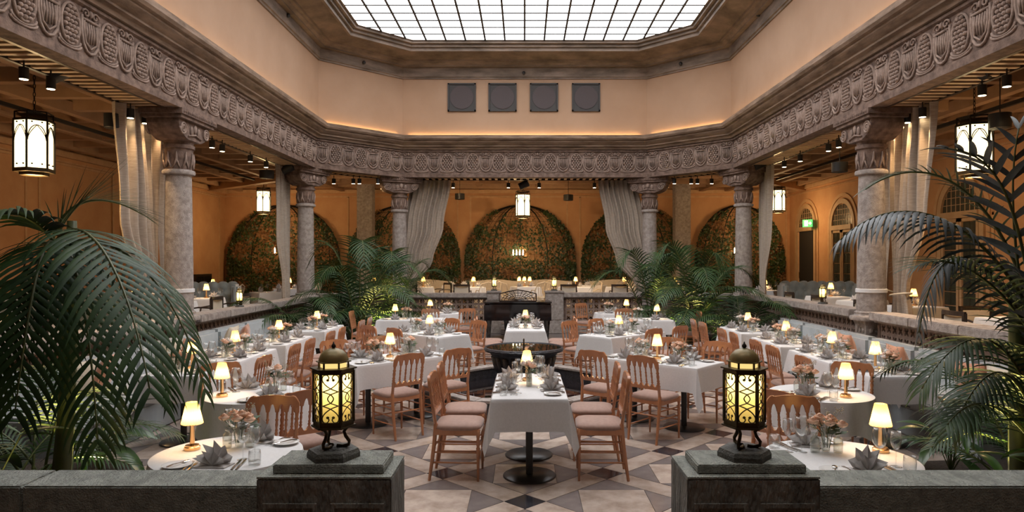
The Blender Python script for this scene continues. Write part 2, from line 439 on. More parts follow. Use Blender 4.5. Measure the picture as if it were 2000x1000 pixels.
def motif_cone():
    b = MB()
    b.tube([(.13*cos(a), 0, .25+.20*sin(a)) for a in [2*pi*k/18 for k in range(18)]], .016, 5, closed=True)
    b.tube([(.155*cos(a), .004, .06+.05*sin(a)) for a in [pi+pi*k/8 for k in range(9)]], .014, 5)
    b.tube([(.15*cos(a), .004, .10+.07*sin(a)) for a in [pi+pi*k/8 for k in range(9)]], .013, 5)
    for r in range(8):
        z = .09+r*.045; n = 4 if r % 2 else 3
        for k in range(n):
            x = (k-(n-1)/2)*.055
            if (x/.115)**2+((z-.25)/.185)**2 < 1: b.ball((x, -.006, z), (.025, .024, .025), 6, 4)
    return b.mesh('relief_cone', M['relief'], smooth=True)
def motif_vase():
    b = MB()
    b.tube([(-.13, 0, .40), (-.135, 0, .25), (-.11, 0, .12), (-.06, 0, .05), (0, 0, .03), (.06, 0, .05), (.11, 0, .12), (.135, 0, .25), (.13, 0, .40)], .016, 5)
    b.tube([(-.10, -.004, .36), (-.10, -.004, .24), (-.08, -.004, .14), (0, -.004, .08), (.08, -.004, .14), (.10, -.004, .24), (.10, -.004, .36)], .011, 5)
    for k in range(5):
        x = (k-2)*.036; b.tube([(x, -.006, .13+.012*abs(k-2)), (x, -.01, .25), (x, -.006, .34)], [.008, .014, .009], 5)
    b.box((0, 0, .365), (.25, .03, .022))
    for s in (-1, 1):
        b.tube([(s*(.07+.055*(1-t*.8)*cos(5*t*pi/2.2)), -.004, .43+.05*(1-t*.8)*sin(5*t*pi/2.2)) for t in [k/11 for k in range(12)]], .011, 5)
    b.ball((0, -.004, .44), (.022, .022, .04), 6, 4)
    return b.mesh('relief_vase', M['relief'], smooth=True)
mc, mv = motif_cone(), motif_vase()
LINT = dict(back='rear', back_left='rear left corner', left='left', front_left='front left corner', front='front', front_right='front right corner', right='right', back_right='rear right corner')
for i, sd in enumerate(SIDES):
    be = struct('carved_beam', sweep(prof_beam, i, True).mesh('carved_beam', M['carved']), 'carved stone frieze beam on the %s side of the court' % LINT[sd], 'beam')
    struct('trim_%d' % (10+i), sweep(prof_cor, i).mesh('cornice', M['cornice'], smooth=20), 'stepped brown cornice above the %s frieze beam' % LINT[sd], 'cornice')
    struct('trim_%d' % (20+i), sweep(prof_up, i).mesh('skylight_cornice', M['cornice2'], smooth=20), 'moulded surround of the skylight on the %s side' % LINT[sd], 'cornice')
    struct('wall_court_' + sd, sweep([(.35, 5.20), (.35, 6.76)], i).mesh('wall_court', M['upper']), 'plain peach plaster wall below the skylight, %s side' % LINT[sd], 'wall')
    if sd.startswith('front'): continue
    p0, p1 = Vector(octv(.27)[i]), Vector(octv(.27)[(i+1) % 8]); dv = p1-p0; Ln = dv.length; n = int(round((Ln-.1)/.345))
    nrm = Vector((CX, YC)) - (p0+p1)/2
    nv = Vector((-dv.y, dv.x)).normalized()
    if nv.dot(nrm) < 0: nv = -nv
    rz = atan2(nv.x, -nv.y)
    for k in range(n):
        p = p0 + dv*((k+.5)/n)
        if p.y < 6.2: continue
        link('relief_motif', mc if k % 2 else mv, be, (p.x, p.y, ZF+.12), rz, None, (1.2, 1.3, 1.12))
    # cove light strip behind the cornice lip
    q0, q1 = Vector(octv(.40)[i]), Vector(octv(.40)[(i+1) % 8]); mid = (q0+q1)/2; hl = (q1-q0).length/2-.15
    b = MB(); b.b2(-hl, hl, -.012, .012, 0, .02)
    s = link('light_strip', b.mesh('light_strip', M['ledm']), None, (mid.x, mid.y, 5.222), atan2(dv.y, dv.x))
    tag(s, 'warm light strip lying on the %s cornice ledge' % LINT[sd], 'light strip')

# slatted grilles under the beams on the gallery edge
for i, sd in ((0, 'back'), (1, 'back_left'), (2, 'left'), (6, 'right'), (7, 'back_right')):
    p0, p1 = Vector(octv(-.20)[i]), Vector(octv(-.20)[(i+1) % 8]); dv = p1-p0; Ln = dv.length; mid = (p0+p1)/2
    rz = atan2(dv.y, dv.x)
    root = tag(link('ceiling_grille', None, None, (mid.x, mid.y, ZF+.02), rz), 'slatted wooden grille beside the %s carved beam' % LINT[sd], 'grille')
    b = MB(); b.b2(-Ln/2, Ln/2, -.27, -.22, -.02, .04); b.b2(-Ln/2, Ln/2, .22, .27, -.02, .04); link('side_rail', b.mesh('side_rail', M['darkwood']), root)
    b = MB(); b.b2(-.035, .035, -.23, .23, -.01, .015); sl = b.mesh('slat', M['frame_wood'])  # pale wood stands in for light coming through the slots
    n = int(Ln/.17)
    for k in range(n):
        x = -Ln/2+.1+k*(Ln-.2)/(n-1)
        yw = mid.y + x*dv.normalized().y
        if yw < 6.5: continue
        link('slat', sl, root, (x, 0, 0))

# skylight of square luminous panes between dark bars
sky = tag(link('skylight', None, None, (CX, YC, 7.44)), 'large frosted glass skylight with a grid of dark bars', 'skylight', None, 'structure')
sk = [(x-CX, y-YC) for x, y in octv(1.42)]
hx, hy, kk = sk[7][0], sk[0][1], sk[7][0]-sk[0][0]
px_, py_ = .49, .465
def clip_oct(poly):
    for nx, ny, lim in ((1, 1, hx+hy-kk), (-1, 1, hx+hy-kk), (1, -1, hx+hy-kk), (-1, -1, hx+hy-kk), (1, 0, hx), (-1, 0, hx), (0, 1, hy), (0, -1, hy)):
        out = []
        for a, b_ in zip(poly, poly[1:]+poly[:1]):
            da, db = nx*a[0]+ny*a[1]-lim, nx*b_[0]+ny*b_[1]-lim
            if da <= 1e-9: out.append(a)
            if (da < -1e-9 and db > 1e-9) or (da > 1e-9 and db < -1e-9):
                t = da/(da-db); out.append((a[0]+(b_[0]-a[0])*t, a[1]+(b_[1]-a[1])*t))
        poly = out
        if len(poly) < 3: return []
    return poly
ny = int(2*hy/py_)+2; nx = int(hx/px_)+2; farp = MB()
for j in range(ny):
    for i in range(-nx, nx):
        x0, y1 = i*px_, hy - j*py_
        poly = clip_oct([(x0, y1-py_), (x0+px_, y1-py_), (x0+px_, y1), (x0, y1)])
        if len(poly) < 3: continue
        if j < 8:
            b = MB(); b.prism(poly, 0, .012); link('pane', b.mesh('pane', M['skyglass']), sky)
        else: farp.prism(poly, 0, .012)
o = link('pane_field', farp.mesh('pane_field', M['skyglass']), sky); o['kind'] = 'stuff'
for i in range(-nx+1, nx):
    x = i*px_
    if abs(x) >= hx: continue
    yl = min(hy, hx+hy-kk-abs(x))
    b = MB(); b.b2(x-.021, x+.021, -yl, yl, -.03, 0); link('long_bar', b.mesh('long_bar', M['iron']), sky)
for j in range(1, ny):
    y = hy-j*py_
    if y < -hy: continue
    xl = min(hx, hx+hy-kk-abs(y))
    b = MB(); b.b2(-xl, xl, y-.012, y+.012, -.02, 0); link('cross_bar', b.mesh('cross_bar', M['iron']), sky)
# small dark eyeball lights in the skylight band
for k, (sd, px, py) in enumerate((('left', 563, 30), ('rear left', 711, 122), ('rear', 1023, 142), ('rear right', 1329, 124), ('right', 1481, 29))):
    i = {'left': 2, 'rear left': 1, 'rear': 0, 'rear right': 7, 'right': 6}[sd]
    a, e = Vector(octv(.43)[i]), Vector(octv(.43)[(i+1) % 8]); tdir = Vector(((px-VX)/FOC, 1))
    den = tdir.x*(e-a).y - tdir.y*(e-a).x
    s_ = (a.x*(e-a).y - a.y*(e-a).x)/den; p = tdir*s_
    spawn('recessed_spotlight', [('ring', MB().ball((0, 0, 0), .045, 10, 8).mesh('ring', M['spot'], smooth=True)), ('lens', MB().ball((0, -.02, -.025), .03, 8, 6).mesh('lens', M['pole'], smooth=True))],
          'small black ball spotlight in the %s skylight band' % sd, 'spotlight', (p.x, p.y, CAMZ+(VY-py)*s_/FOC))
# four square loudspeaker panels on the rear upper wall
yw = octv(.35)[0][1]
for k, x in enumerate((902, 981.5, 1062.5, 1144.5)):
    w = 27.5*yw/FOC; X = (x-VX)*yw/FOC; Z = CAMZ+(VY-190.5)*yw/FOC
    b = MB()
    for (x0, x1, z0, z1) in ((-w, w, w-.04, w), (-w, w, -w, -w+.04), (-w, -w+.04, -w, w), (w-.04, w, -w, w)): b.b2(x0, x1, -.05, 0, z0, z1)
    fr = b.mesh('frame', M['speakframe'])
    bk = MB().b2(-w+.04, w-.04, -.02, 0, -w+.04, w-.04).mesh('grille_cloth', M['speakframe'])
    cn = MB().lathe([(w*.84, 0), (w*.84, .012), (w*.80, .014)], 28, M=Matrix.Rotation(pi/2, 4, 'X') @ Matrix.Translation((0, 0, .02))).mesh('speaker_disc', M['speaker'])
    spawn('loudspeaker_panel', [('frame', fr), ('grille_cloth', bk), ('speaker_disc', cn)], 'square dark loudspeaker panel with round cloth, %s of four on the wall' % ('first', 'second', 'third', 'last')[k], 'loudspeaker', (X, yw, Z))

# columns on pedestals
prof_sh = [(.208, 1.14), (.206, 1.4), (.20, 1.9), (.193, 2.4), (.186, 2.9), (.178, 3.24)]
def column_spec(band):
    ped = MB(); ped.lathe([(.27, 0), (.27, .55), (.23, .58), (.235, .95), (.26, .98), (.26, 1.02)], 4, ph=pi/4)
    for a in range(4):
        for k in range(3):
            for j in range(3):
                Mx = Matrix.Rotation(a*pi/2, 4, 'Z') @ Matrix.Translation((0, -.172, .65+j*.11))
                ped.ball(((k-1)*.09, 0, 0), (.032, .02, .04), 6, 4, Mx)
    bs = MB(); bs.lathe([(.30, 1.02), (.31, 1.05), (.30, 1.08), (.25, 1.09), (.235, 1.11), (.24, 1.14), (.215, 1.16)], 24)
    sh = MB(); sh.lathe(prof_sh, 28)
    rg = MB(); rg.lathe([(.187, 3.23), (.225, 3.24), (.235, 3.27), (.225, 3.30), (.19, 3.31)], 24)
    nk = MB(); nk.lathe([(.19, 3.30), (.195, 3.5), (.20, 3.62), (.225, 3.63), (.225, 3.68), (.20, 3.69), (.215, 3.74)], 24)
    lf = MB()
    for k in range(10):
        a = 2*pi*k/10; Mx = Matrix.Rotation(a, 4, 'Z') @ Matrix.Translation((0, -.198, 3.33))
        lf.tube([(-.045, 0, 0), (0, -.012, .13), (.0, -.012, .24)], [.012, .02, .008], 5, Mx); lf.tube([(.045, 0, 0), (0, -.012, .13)], .012, 5, Mx)
    # bracket capital, long along the beam (local x), carved on the court face (local -y)
    cp = MB()
    poly = [(-.20, 3.74), (-.26, 3.76), (-.36, 3.80), (-.44, 3.87), (-.48, 3.95), (-.48, 4.02), (.48, 4.02), (.48, 3.95), (.44, 3.87), (.36, 3.80), (.26, 3.76), (.20, 3.74)]
    Mf = Matrix.Rotation(pi/2, 4, 'X')
    cp.prism(poly, -.24, .24, Mf)
    ab = MB(); ab.b2(-.53, .53, -.30, .28, 4.02, 4.07); ab.b2(-.56, .56, -.33, .31, 4.07, ZF)
    for k in range(18): ab.ball((-.49+k*.0577, -.33, 4.11), (.022, .018, .025), 6, 4)
    vo = []
    for s in (-1, 1):
        for fy in (-.25, .25):
            v = MB(); v.tube([(s*.36+.10*(1-.85*t)*cos(t*4.5*pi+ (0 if s > 0 else pi))*1, fy, 3.90+.10*(1-.85*t)*sin(t*4.5*pi*s)) for t in [k/26 for k in range(27)]], .016, 5)
            vo.append(('volute', v.mesh('volute', M['relief'], smooth=True)))
    fo = MB()
    for k in range(3): fo.ball(((k-1)*.11, -.25, 3.89+.04*(k == 1)), (.045, .022, .07), 8, 6)
    fo.tube([(-.2, -.25, 3.80), (0, -.26, 3.84), (.2, -.25, 3.80)], .014, 5)
    cpo = ('capital', cp.mesh('capital', M['carved'], bevel=.008), vo + [('leaf_carving', fo.mesh('leaf_carving', M['relief'], smooth=True))])
    sp = [('pedestal', ped.mesh('pedestal', M['stone'])), ('base', bs.mesh('base', M['stone'], smooth=40)), ('shaft', sh.mesh('shaft', M['stone'], smooth=40)),
          ('ring', rg.mesh('ring', M['stone'], smooth=40)), ('necking', nk.mesh('necking', M['carved'], smooth=40), [('leaf_carving', lf.mesh('leaf_carving', M['relief'], smooth=True))]),
          cpo, ('abacus', ab.mesh('abacus', M['carved']))]
    if band:
        bd = MB(); bd.lathe([(.212, 1.44), (.222, 1.445), (.222, 1.495), (.212, 1.50)], 28); sp.append(('strap_band', bd.mesh('strap_band', M['linen'], smooth=40)))
    return sp
cs0, cs1 = column_spec(False), column_spec(True)
o0 = octv(0)
for i, (x, y, rz, sp, lab) in enumerate((
    (CX-AX, 10.45, pi/2, cs1, 'granite column with a pale strap band beside the left curtain'),
    (CX+AX, 10.45, -pi/2, cs1, 'granite column with a pale strap band behind the right palm'),
    (*o0[2], pi/4+pi/8, cs0, 'granite column at far left beside a straight hanging curtain'),
    (*o0[7], -pi/4-pi/8, cs0, 'veined granite column at far right beside a straight hanging curtain'),
    (*o0[1], pi/8, cs0, 'granite column left of the rear opening with swept curtain'),
    (*o0[0], -pi/8, cs0, 'granite column right of the rear opening with swept curtain'))):
    c = spawn('column', sp, lab, 'column', (x, y, 0), rz); c['kind'] = 'structure'

# balustrades
def pierced():
    b = MB(); h = .075; out = []; hole = []
    for k in range(16):
        a = 2*pi*k/16+pi/4; rr = (.068, .055, .030, .055)[k % 4] if False else (.070 if k % 4 == 0 else .052 if k % 2 else .024)
        hole.append((rr*cos(a), rr*sin(a))); m = max(abs(cos(a)), abs(sin(a))); out.append((h*cos(a)/m, h*sin(a)/m))
    v = [(x, -.05, z) for x, z in out]+[(x, -.05, z) for x, z in hole]+[(x, .05, z) for x, z in out]+[(x, .05, z) for x, z in hole]
    f = []
    for k in range(16):
        l = (k+1) % 16
        f += [(k, l, 16+l, 16+k), (16+k, 16+l, 48+l, 48+k), (32+k, 48+k, 48+l, 32+l)]
    return b.add(v, f).mesh('pierced_block', M['relief'])
pb = pierced()
def balustrade(a, e, rows, label, lattice=True, start=0, top=1.12):
    zl = top-.15
    a, e = Vector(a), Vector(e); dv = e-a; Ln = dv.length; rz = atan2(dv.y, dv.x)
    root = tag(link('stone_balustrade', None, None, (a.x, a.y, 0), rz), label, 'balustrade', None, 'structure')
    z0 = zl - rows*.15
    b = MB(); b.b2(0, Ln, -.13, .13, 0, z0); link('plinth', b.mesh('plinth', M['stone']), root)
    b = MB(); b.b2(0, Ln, -.11, .11, zl, zl+.03); link('top_band', b.mesh('top_band', M['stone']), root)
    n = max(1, round(Ln/1.05))
    for k in range(n):
        b = MB(); b.b2(k*Ln/n+.003, (k+1)*Ln/n-.003, -.20, .20, zl+.03, top)
        link('coping_stone', b.mesh('coping_stone', M['stone'], bevel=.012), root)
    m = int((Ln-.06)/.15); off = (Ln-m*.15)/2
    b = MB()
    if off > .005: b.b2(0, off, -.06, .06, z0, zl); b.b2(Ln-off, Ln, -.06, .06, z0, zl)
    if lattice:
        for k in range(m):
            if k*.15+off < start: continue
            for r in range(rows): link('pierced_block', pb, root, (off+.075+k*.15, 0, z0+.075+r*.15))
        if start: b.b2(0, start, -.06, .06, z0, zl)
    else: b.b2(0, Ln, -.06, .06, z0, zl)
    if b.v: link('end_block', b.mesh('end_block', M['carved']), root)
    return root
xl, xr = CX-AX, CX+AX
balustrade((xl, 10.75), (xl, 16.2), 3, 'pierced stone balustrade behind the left banquette, beyond the column', top=1.07)
balustrade((xl, 4.9), (xl, 10.15), 3, 'pierced stone balustrade behind the left banquette, before the column', start=1.3, top=1.07)
balustrade((xr, 16.2), (xr, 10.75), 3, 'pierced stone balustrade behind the right banquette, beyond the column', top=1.16)
balustrade((xr, 10.15), (xr, 4.9), 3, 'pierced stone balustrade behind the right banquette, before the column', top=1.16)
balustrade((o0[2][0]+.2, o0[2][1]+.2), (o0[1][0]-.2, o0[1][1]-.2), 3, 'stone balustrade across the rear left corner behind palms', False)
balustrade((o0[0][0]+.2, o0[0][1]-.2), (o0[7][0]-.2, o0[7][1]+.2), 3, 'stone balustrade across the rear right corner behind palms', False)
yb = YC+AY
balustrade((o0[1][0]+.25, yb), (-.98, yb), 4, 'pierced stone balustrade at the back, left of the piano', top=1.06)
balustrade((1.06, yb), (o0[0][0]-.25, yb), 4, 'pierced stone balustrade at the back, right of the piano', top=1.07)
def pier(x0, x1, lab):
    w = (x1-x0)/2
    bd = MB(); bd.b2(-w, w, -.22, .2, .3, 1.07)
    pn = MB(); pn.b2(-w+.04, -.015, -.235, -.22, .36, 1.0); pn.b2(.015, w-.04, -.235, -.22, .36, 1.0)
    cp = MB(); cp.b2(-w-.02, w+.02, -.25, .22, 1.07, 1.12)
    ft = MB(); ft.b2(-w-.05, w+.05, -.30, .2, 0, .18); ft.b2(-w-.03, w+.03, -.26, .2, .18, .3)
    o = spawn('stone_pier', [('body', bd.mesh('body', M['stone'])), ('front_panel', pn.mesh('front_panel', M['stone'])), ('cap', cp.mesh('cap', M['stone'], bevel=.01)), ('foot', ft.mesh('foot', M['stone']))], lab, 'pier', ((x0+x1)/2, yb, 0)); o['kind'] = 'structure'
pier(-.98, -.62, 'square stone pier left of the piano steps'); pier(.58, 1.06, 'square stone pier right of the piano steps')
st = tag(link('steps', None, None, (0, 0, 0)), 'low stone steps between the piers behind the piano', 'steps', None, 'structure')
for k in range(3):
    b = MB(); b.b2(-.60, .56, yb-.6+k*.25, yb+.2, k*.133, (k+1)*.133-.002); link('step', b.mesh('step', M['stone'], bevel=.01), st)
    b = MB(); b.b2(-.60, .56, yb-.603+k*.25, yb-.57+k*.25, (k+1)*.133-.002, (k+1)*.133+.004); link('brass_nosing', b.mesh('brass_nosing', M['brass']), st)

# foreground parapet with two lantern pedestals
def parapet(x0, x1, joints, lab):
    root = tag(link('stone_parapet', None), lab, 'parapet', None, 'structure')
    xs = [x0] + joints + [x1]
    for a, e in zip(xs[:-1], xs[1:]):
        b = MB(); b.b2(a+.002, e-.002, 2.485, 2.685, .98, 1.10); link('coping_stone', b.mesh('coping_stone', M['parapet'], bevel=.006), root)
        b = MB(); b.b2(a+.002, e-.002, 2.50, 2.67, .3, .98); link('wall_stone', b.mesh('wall_stone', M['parapet_face']), root)
parapet(-3.3, -.955, [-1.83], 'dark tooled stone parapet in front, left of the lantern')
parapet(1.06, 3.3, [2.5], 'dark tooled stone parapet in front, right of the lantern')
def pedestal(x0, x1, lab):
    cx = (x0+x1)/2; w = (x1-x0)/2
    root = tag(link('lantern_pedestal', None, None, (cx, 2.545, 0)), lab, 'pedestal', None, 'structure')
    b = MB(); b.b2(-w, w, -.135, .135, .3, 1.15); link('block', b.mesh('block', M['parapet_face'], bevel=.005), root)
    b = MB(); b.b2(-w+.001, w-.001, -.134, .134, 1.15, 1.157); link('top_face', b.mesh('top_face', M['parapet']), root)
    b = MB(); b.b2(-w+.045, w-.035, -.10, .095, 1.157, 1.19); link('cap_slab', b.mesh('cap_slab', M['parapet'], bevel=.004), root)
    for s in (-1, 1):
        c0 = s*w*.5
        b = MB()
        for (xa, xb, za, zb) in ((-.095, .095, 1.05, 1.065), (-.095, -.08, .6, 1.05), (.08, .095, .6, 1.05)): b.b2(c0+xa, c0+xb, -.142, -.134, za, zb)
        fr = link('panel_frame', b.mesh('panel_frame', M['parapet_face']), root)
        b = MB()
        for k in range(4):
            for t in (-1, 1):
                b.tube([(c0, -.136, 1.04-k*.03), (c0+t*.07, -.136, .93-k*.03)], .0035, 4)
        link('chevron_carving', b.mesh('chevron_carving', M['parapet']), fr)
    return root
pedestal(-.945, -.468, 'dark stone pedestal carrying the left lantern')
pedestal(.578, 1.048, 'dark stone pedestal carrying the right lantern')
# ------------------------------------------------------------------ spindle-back chair
def arches(x0s, zb, h, inset, up=True, n=7):
    pts = []
    for a, b_ in zip(x0s[:-1], x0s[1:]):
        a += inset; b_ -= inset
        for k in range(n+1):
            t = k/n; pts.append((a+(b_-a)*t, zb + (h if up else -h)*sin(pi*t)**.75))
    return pts
XS = [-.172, -.1032, -.0344, .0344, .1032, .172]
def lean(b, back=.15):
    b.v = [(x, y-.185-max(0, z-.46)*back, z) for x, y, z in b.v]; return b
def chair_spec():
    W = M['wood']; Mf = Matrix(((1,0,0,0), (0,0,1,0), (0,1,0,0), (0,0,0,1)))    # (x,z) polygon -> xz plane
    top = []
    for k in range(25):
        x = .196 - .392*k/24; u = abs(x)/.196
        z = .892 + .030*cos(u*pi/2) + (.012*math.exp(-((u-.78)/.12)**2)) - (.03*max(0, u-.88)/.12)
        top.append((x, z))
    b = MB(); b.prism([(-.196, .79)] + arches(XS, .795, .062, .011) + [(.196, .79)] + top, -.013, .013, Mf); crest = lean(b).mesh('crest_rail', W, bevel=.003, smooth=40)
    b = MB(); b.prism([(.172, .565), (-.172, .565)] + [(x, z) for x, z in arches(XS, .625, .030, .010, up=False)], -.010, .010, Mf); low = lean(b).mesh('lower_rail', W, smooth=40)
    spn = []
    beads = [(.010, .60), (.008, .63), (.013, .645), (.008, .655), (.011, .665), (.007, .68), (.011, .705), (.008, .73), (.013, .74), (.008, .75), (.009, .79), (.011, .81)]
    for x in XS[1:-1]:
        b = MB(); b.lathe(beads, 7, (x, 0, 0)); spn.append(('spindle', lean(b).mesh('spindle', W, smooth=True)))
    posts = []
    pb_ = [(.015, .47), (.016, .60), (.020, .605), (.012, .625), (.019, .64), (.012, .652), (.018, .662), (.012, .68), (.017, .71), (.012, .735), (.019, .748), (.012, .76), (.015, .79), (.014, .83)]
    for s in (-1, 1):
        b = MB(); b.lathe(pb_, 8, (s*.180, 0, 0)); posts.append(('back_post', lean(b).mesh('back_post', W, smooth=True)))
    legs = []
    for s in (-1, 1):
        b = MB(); b.tube([(s*.176, -.245, 0), (s*.178, -.222, .16), (s*.18, -.200, .33), (s*.18, -.187, .50)], [.013, .016, .018, .018], 8); legs.append(('leg', b.mesh('rear_leg', W, smooth=60)))
        b = MB(); b.lathe([(.010, 0), (.015, .24), (.018, .29), (.012, .30), (.018, .32), (.012, .335), (.018, .35), (.013, .37), (.017, .39), (.019, .45)], 8, (s*.185, .185, 0)); legs.append(('leg', b.mesh('front_leg', W, smooth=True)))
    b = MB()
    b.b2(-.20, .20, .180, .20, .405, .455); b.b2(-.19, .19, -.20, -.18, .405, .455); b.b2(-.20, -.18, -.19, .19, .405, .455); b.b2(.18, .20, -.19, .19, .405, .455)
    fr = b.mesh('seat_frame', W)
    rows = []
    for (g, z) in ((.97, .44), (1.02, .455), (1.02, .472), (.95, .488), (.78, .50), (.5, .507), (.001, .51)):
        rows.append([(.205*g*(abs(cos(a))**.35)*(1 if cos(a) >= 0 else -1), .205*g*(abs(sin(a))**.35)*(1 if sin(a) >= 0 else -1), z) for a in [2*pi*k/28 for k in range(28)]])
    b = MB(); b.grid(rows, True); cu = b.mesh('seat', M['seat'], smooth=True)
    rung = []
    for pts in (((-.185, .185, .30), (.185, .185, .30)), ((-.185, .185, .20), (.185, .185, .20)), ((-.178, -.205, .29), (.178, -.205, .29))):
        b = MB(); b.tube(pts, .008, 6); rung.append(('stretcher', b.mesh('stretcher', W, smooth=True)))
    for s in (-1, 1):
        for z in (.34, .25, .16):
            b = MB(); b.tube([(s*.185, .185, z), (s*.179, -.20-.03*(1-z/.4), z)], .0075, 6); rung.append(('stretcher', b.mesh('stretcher', W, smooth=True)))
    return [('seat', cu), ('seat_frame', fr), ('crest_rail', crest), ('lower_rail', low)] + posts + spn + legs + rung
CHAIR = chair_spec()
CH_GROUP = 'copper spindle-back chairs in the court'
def chair(x, y, face, phrase, z=0):          # face: direction the sitter looks, radians
    spawn('dining_chair', CHAIR, 'copper spindle-back chair, ' + phrase, 'chair', (x, y, z), face-pi/2, CH_GROUP)

# ------------------------------------------------------------------ tables and cloths
b = MB(); b.lathe([(.235, 0), (.235, .012), (.228, .018), (.03, .024)], 32); t_base = b.mesh('base', M['disc'], smooth=40)
b = MB(); b.lathe([(.032, .02), (.032, .72)], 14); t_pole = b.mesh('pole', M['pole'], smooth=40)
b = MB(); b.b2(-.285, .285, -.285, .285, .72, .742); t_topq = b.mesh('table_top', M['darkwood'])
b = MB(); b.lathe([(.40, .72), (.40, .742)], 28); t_topr = b.mesh('table_top', M['darkwood'])
TSQ = [('table_top', t_topq), ('pole', t_pole), ('base', t_base)]; TRD = [('table_top', t_topr), ('pole', t_pole), ('base', t_base)]
def cloth_rect(hw, hl, drop=.27, seed=0, tip=.47):
    r = random.Random(seed); top = []; hem = []
    C = [(hw, -hl), (hw, hl), (-hw, hl), (-hw, -hl)]
    for k in range(4):
        c0, c1 = Vector(C[k]), Vector(C[(k+1) % 4]); dv = (c1-c0).normalized(); nv = Vector((dv.y, -dv.x)); L_ = (c1-c0).length
        ns = max(4, int(L_/.12))
        for j in range(ns+1):
            t = j/ns; p = c0+dv*L_*t; w = .018+.012*sin(t*L_*17+seed)+.006*r.random()
            top.append((p.x, p.y)); q_ = p + nv*w - dv*(.035 if j == ns else -.035 if j == 0 else 0)
            hem.append((q_.x, q_.y, -drop + .004*r.random()))
        n2 = Vector((dv.x, dv.y)); dg = (nv+n2).normalized()      # corner flap
        for (fa, fz) in ((.45, .62), (1.0, 1.0), (.55, .60)):
            off = nv*(.075 if fa == .45 else .055 if fa == 1 else .03) + n2*(.03 if fa == .45 else .055 if fa == 1 else .095)
            top.append((c1.x, c1.y)); hem.append((c1.x+off.x, c1.y+off.y, -drop-(tip-drop)*fz))
    rows = []
    g = lambda s_, z: [(x*s_ if False else x-math.copysign(s_, x) if abs(x) > s_ else 0, y-math.copysign(s_, y) if abs(y) > s_ else 0, z) for x, y in top]
    rows.append([(0, 0, .756)]*len(top)); rows.append([(x*.5, y*.5, .756) for x, y in top]); rows.append(g(.012, .756)); rows.append(g(.003, .7545)); rows.append([(x*1.004, y*1.004, .748) for x, y in top])
    for v in (.12, .3, .55, .8, 1.0):
        rows.append([(tx+(hx_-tx)*(v**.8), ty+(hy_-ty)*(v**.8), .748+hz*v) for (tx, ty), (hx_, hy_, hz) in zip(top, hem)])
    b = MB(); b.grid(rows, True); return b.mesh('tablecloth', M['linen'], smooth=50)
def cloth_round(r0, drop=.28, seed=0):
    n = 64; rows = []
    for rr in (.0005, .5, .96): rows.append([(r0*rr*cos(2*pi*k/n), r0*rr*sin(2*pi*k/n), .756) for k in range(n)])
    rows.append([((r0+.002)*cos(2*pi*k/n), (r0+.002)*sin(2*pi*k/n), .750) for k in range(n)])
    for v in (.15, .4, .7, 1):
        row = []
        for k in range(n):
            a = 2*pi*k/n; c4 = (1-cos(4*a+seed))/2
            f = r0+.006+v*(.028+.026*cos(12*a+seed)+.03*c4)
            row.append((f*cos(a), f*sin(a), .745-v*(drop+.17*c4**2)))
        rows.append(row)
    b = MB(); b.grid(rows, True); return b.mesh('tablecloth', M['linen'], smooth=50)

# ------------------------------------------------------------------ table ware
def lathe_open(prof, n=18): b = MB(); b.lathe(prof, n, cap=False); return b
wg_foot = MB().lathe([(.001, .004), (.02, .003), (.034, .001), (.034, 0), (.001, 0)], 18, cap=False).mesh('foot', M['glass'], smooth=True)
wg_stem = MB().lathe([(.006, .003), (.0035, .02), (.0035, .085), (.007, .098)], 8).mesh('stem', M['glass'], smooth=True)
wg_bowl = lathe_open([(.004, .096), (.018, .103), (.034, .125), (.041, .155), (.039, .185), (.033, .215), (.0325, .215), (.038, .185), (.040, .155), (.033, .126), (.017, .105), (.002, .099)]).mesh('bowl', M['glass'], smooth=True)
WINE = [('bowl', wg_bowl), ('stem', wg_stem), ('foot', wg_foot)]
sl_bowl = lathe_open([(.004, .096), (.014, .102), (.025, .122), (.030, .15), (.027, .20), (.0265, .20), (.029, .15), (.024, .123), (.002, .099)]).mesh('bowl', M['glass'], smooth=True)
SLIM = [('bowl', sl_bowl), ('stem', wg_stem), ('foot', wg_foot)]
TUMB = lathe_open([(.001, .0), (.031, .0), (.033, .004), (.035, .05), (.032, .085), (.0312, .085), (.034, .05), (.031, .009), (.001, .009)]).mesh('water_tumbler', M['glass'], smooth=True)
PLATE = MB().lathe([(.001, .004), (.045, .004), (.052, .008), (.078, .013), (.080, .016), (.078, .0165), (.052, .012), (.045, .009), (.001, .009)], 26, cap=False).mesh('side_plate', M['porcelain'], smooth=True)
def fork_m():
    b = MB(); b.tube([(0, -.10, .006), (0, -.06, .010), (0, 0, .006)], [.0065, .005, .003], 6); b.box((0, .022, .007), (.020, .045, .003))
    for k in range(4): b.box(((k-1.5)*.0055, .066, .009), (.003, .045, .0025))
    return b.mesh('fork', M['silver'])
def knife_m():
    b = MB(); b.tube([(0, -.11, .006), (0, -.06, .009), (0, -.01, .006)], [.0065, .0065, .005], 6)
    b.prism([(-.006, -.01), (.007, -.01), (.009, .06), (.004, .11), (-.006, .10)], .004, .0065); return b.mesh('knife', M['silver'])
def spoon_m():
    b = MB(); b.tube([(0, -.09, .006), (0, -.05, .009), (0, .02, .005)], [.006, .005, .003], 6); b.ball((0, .045, .005), (.015, .026, .004), 10, 4); return b.mesh('butter_knife', M['silver'])
FORK, KNIFE, BUTTER = fork_m(), knife_m(), spoon_m()
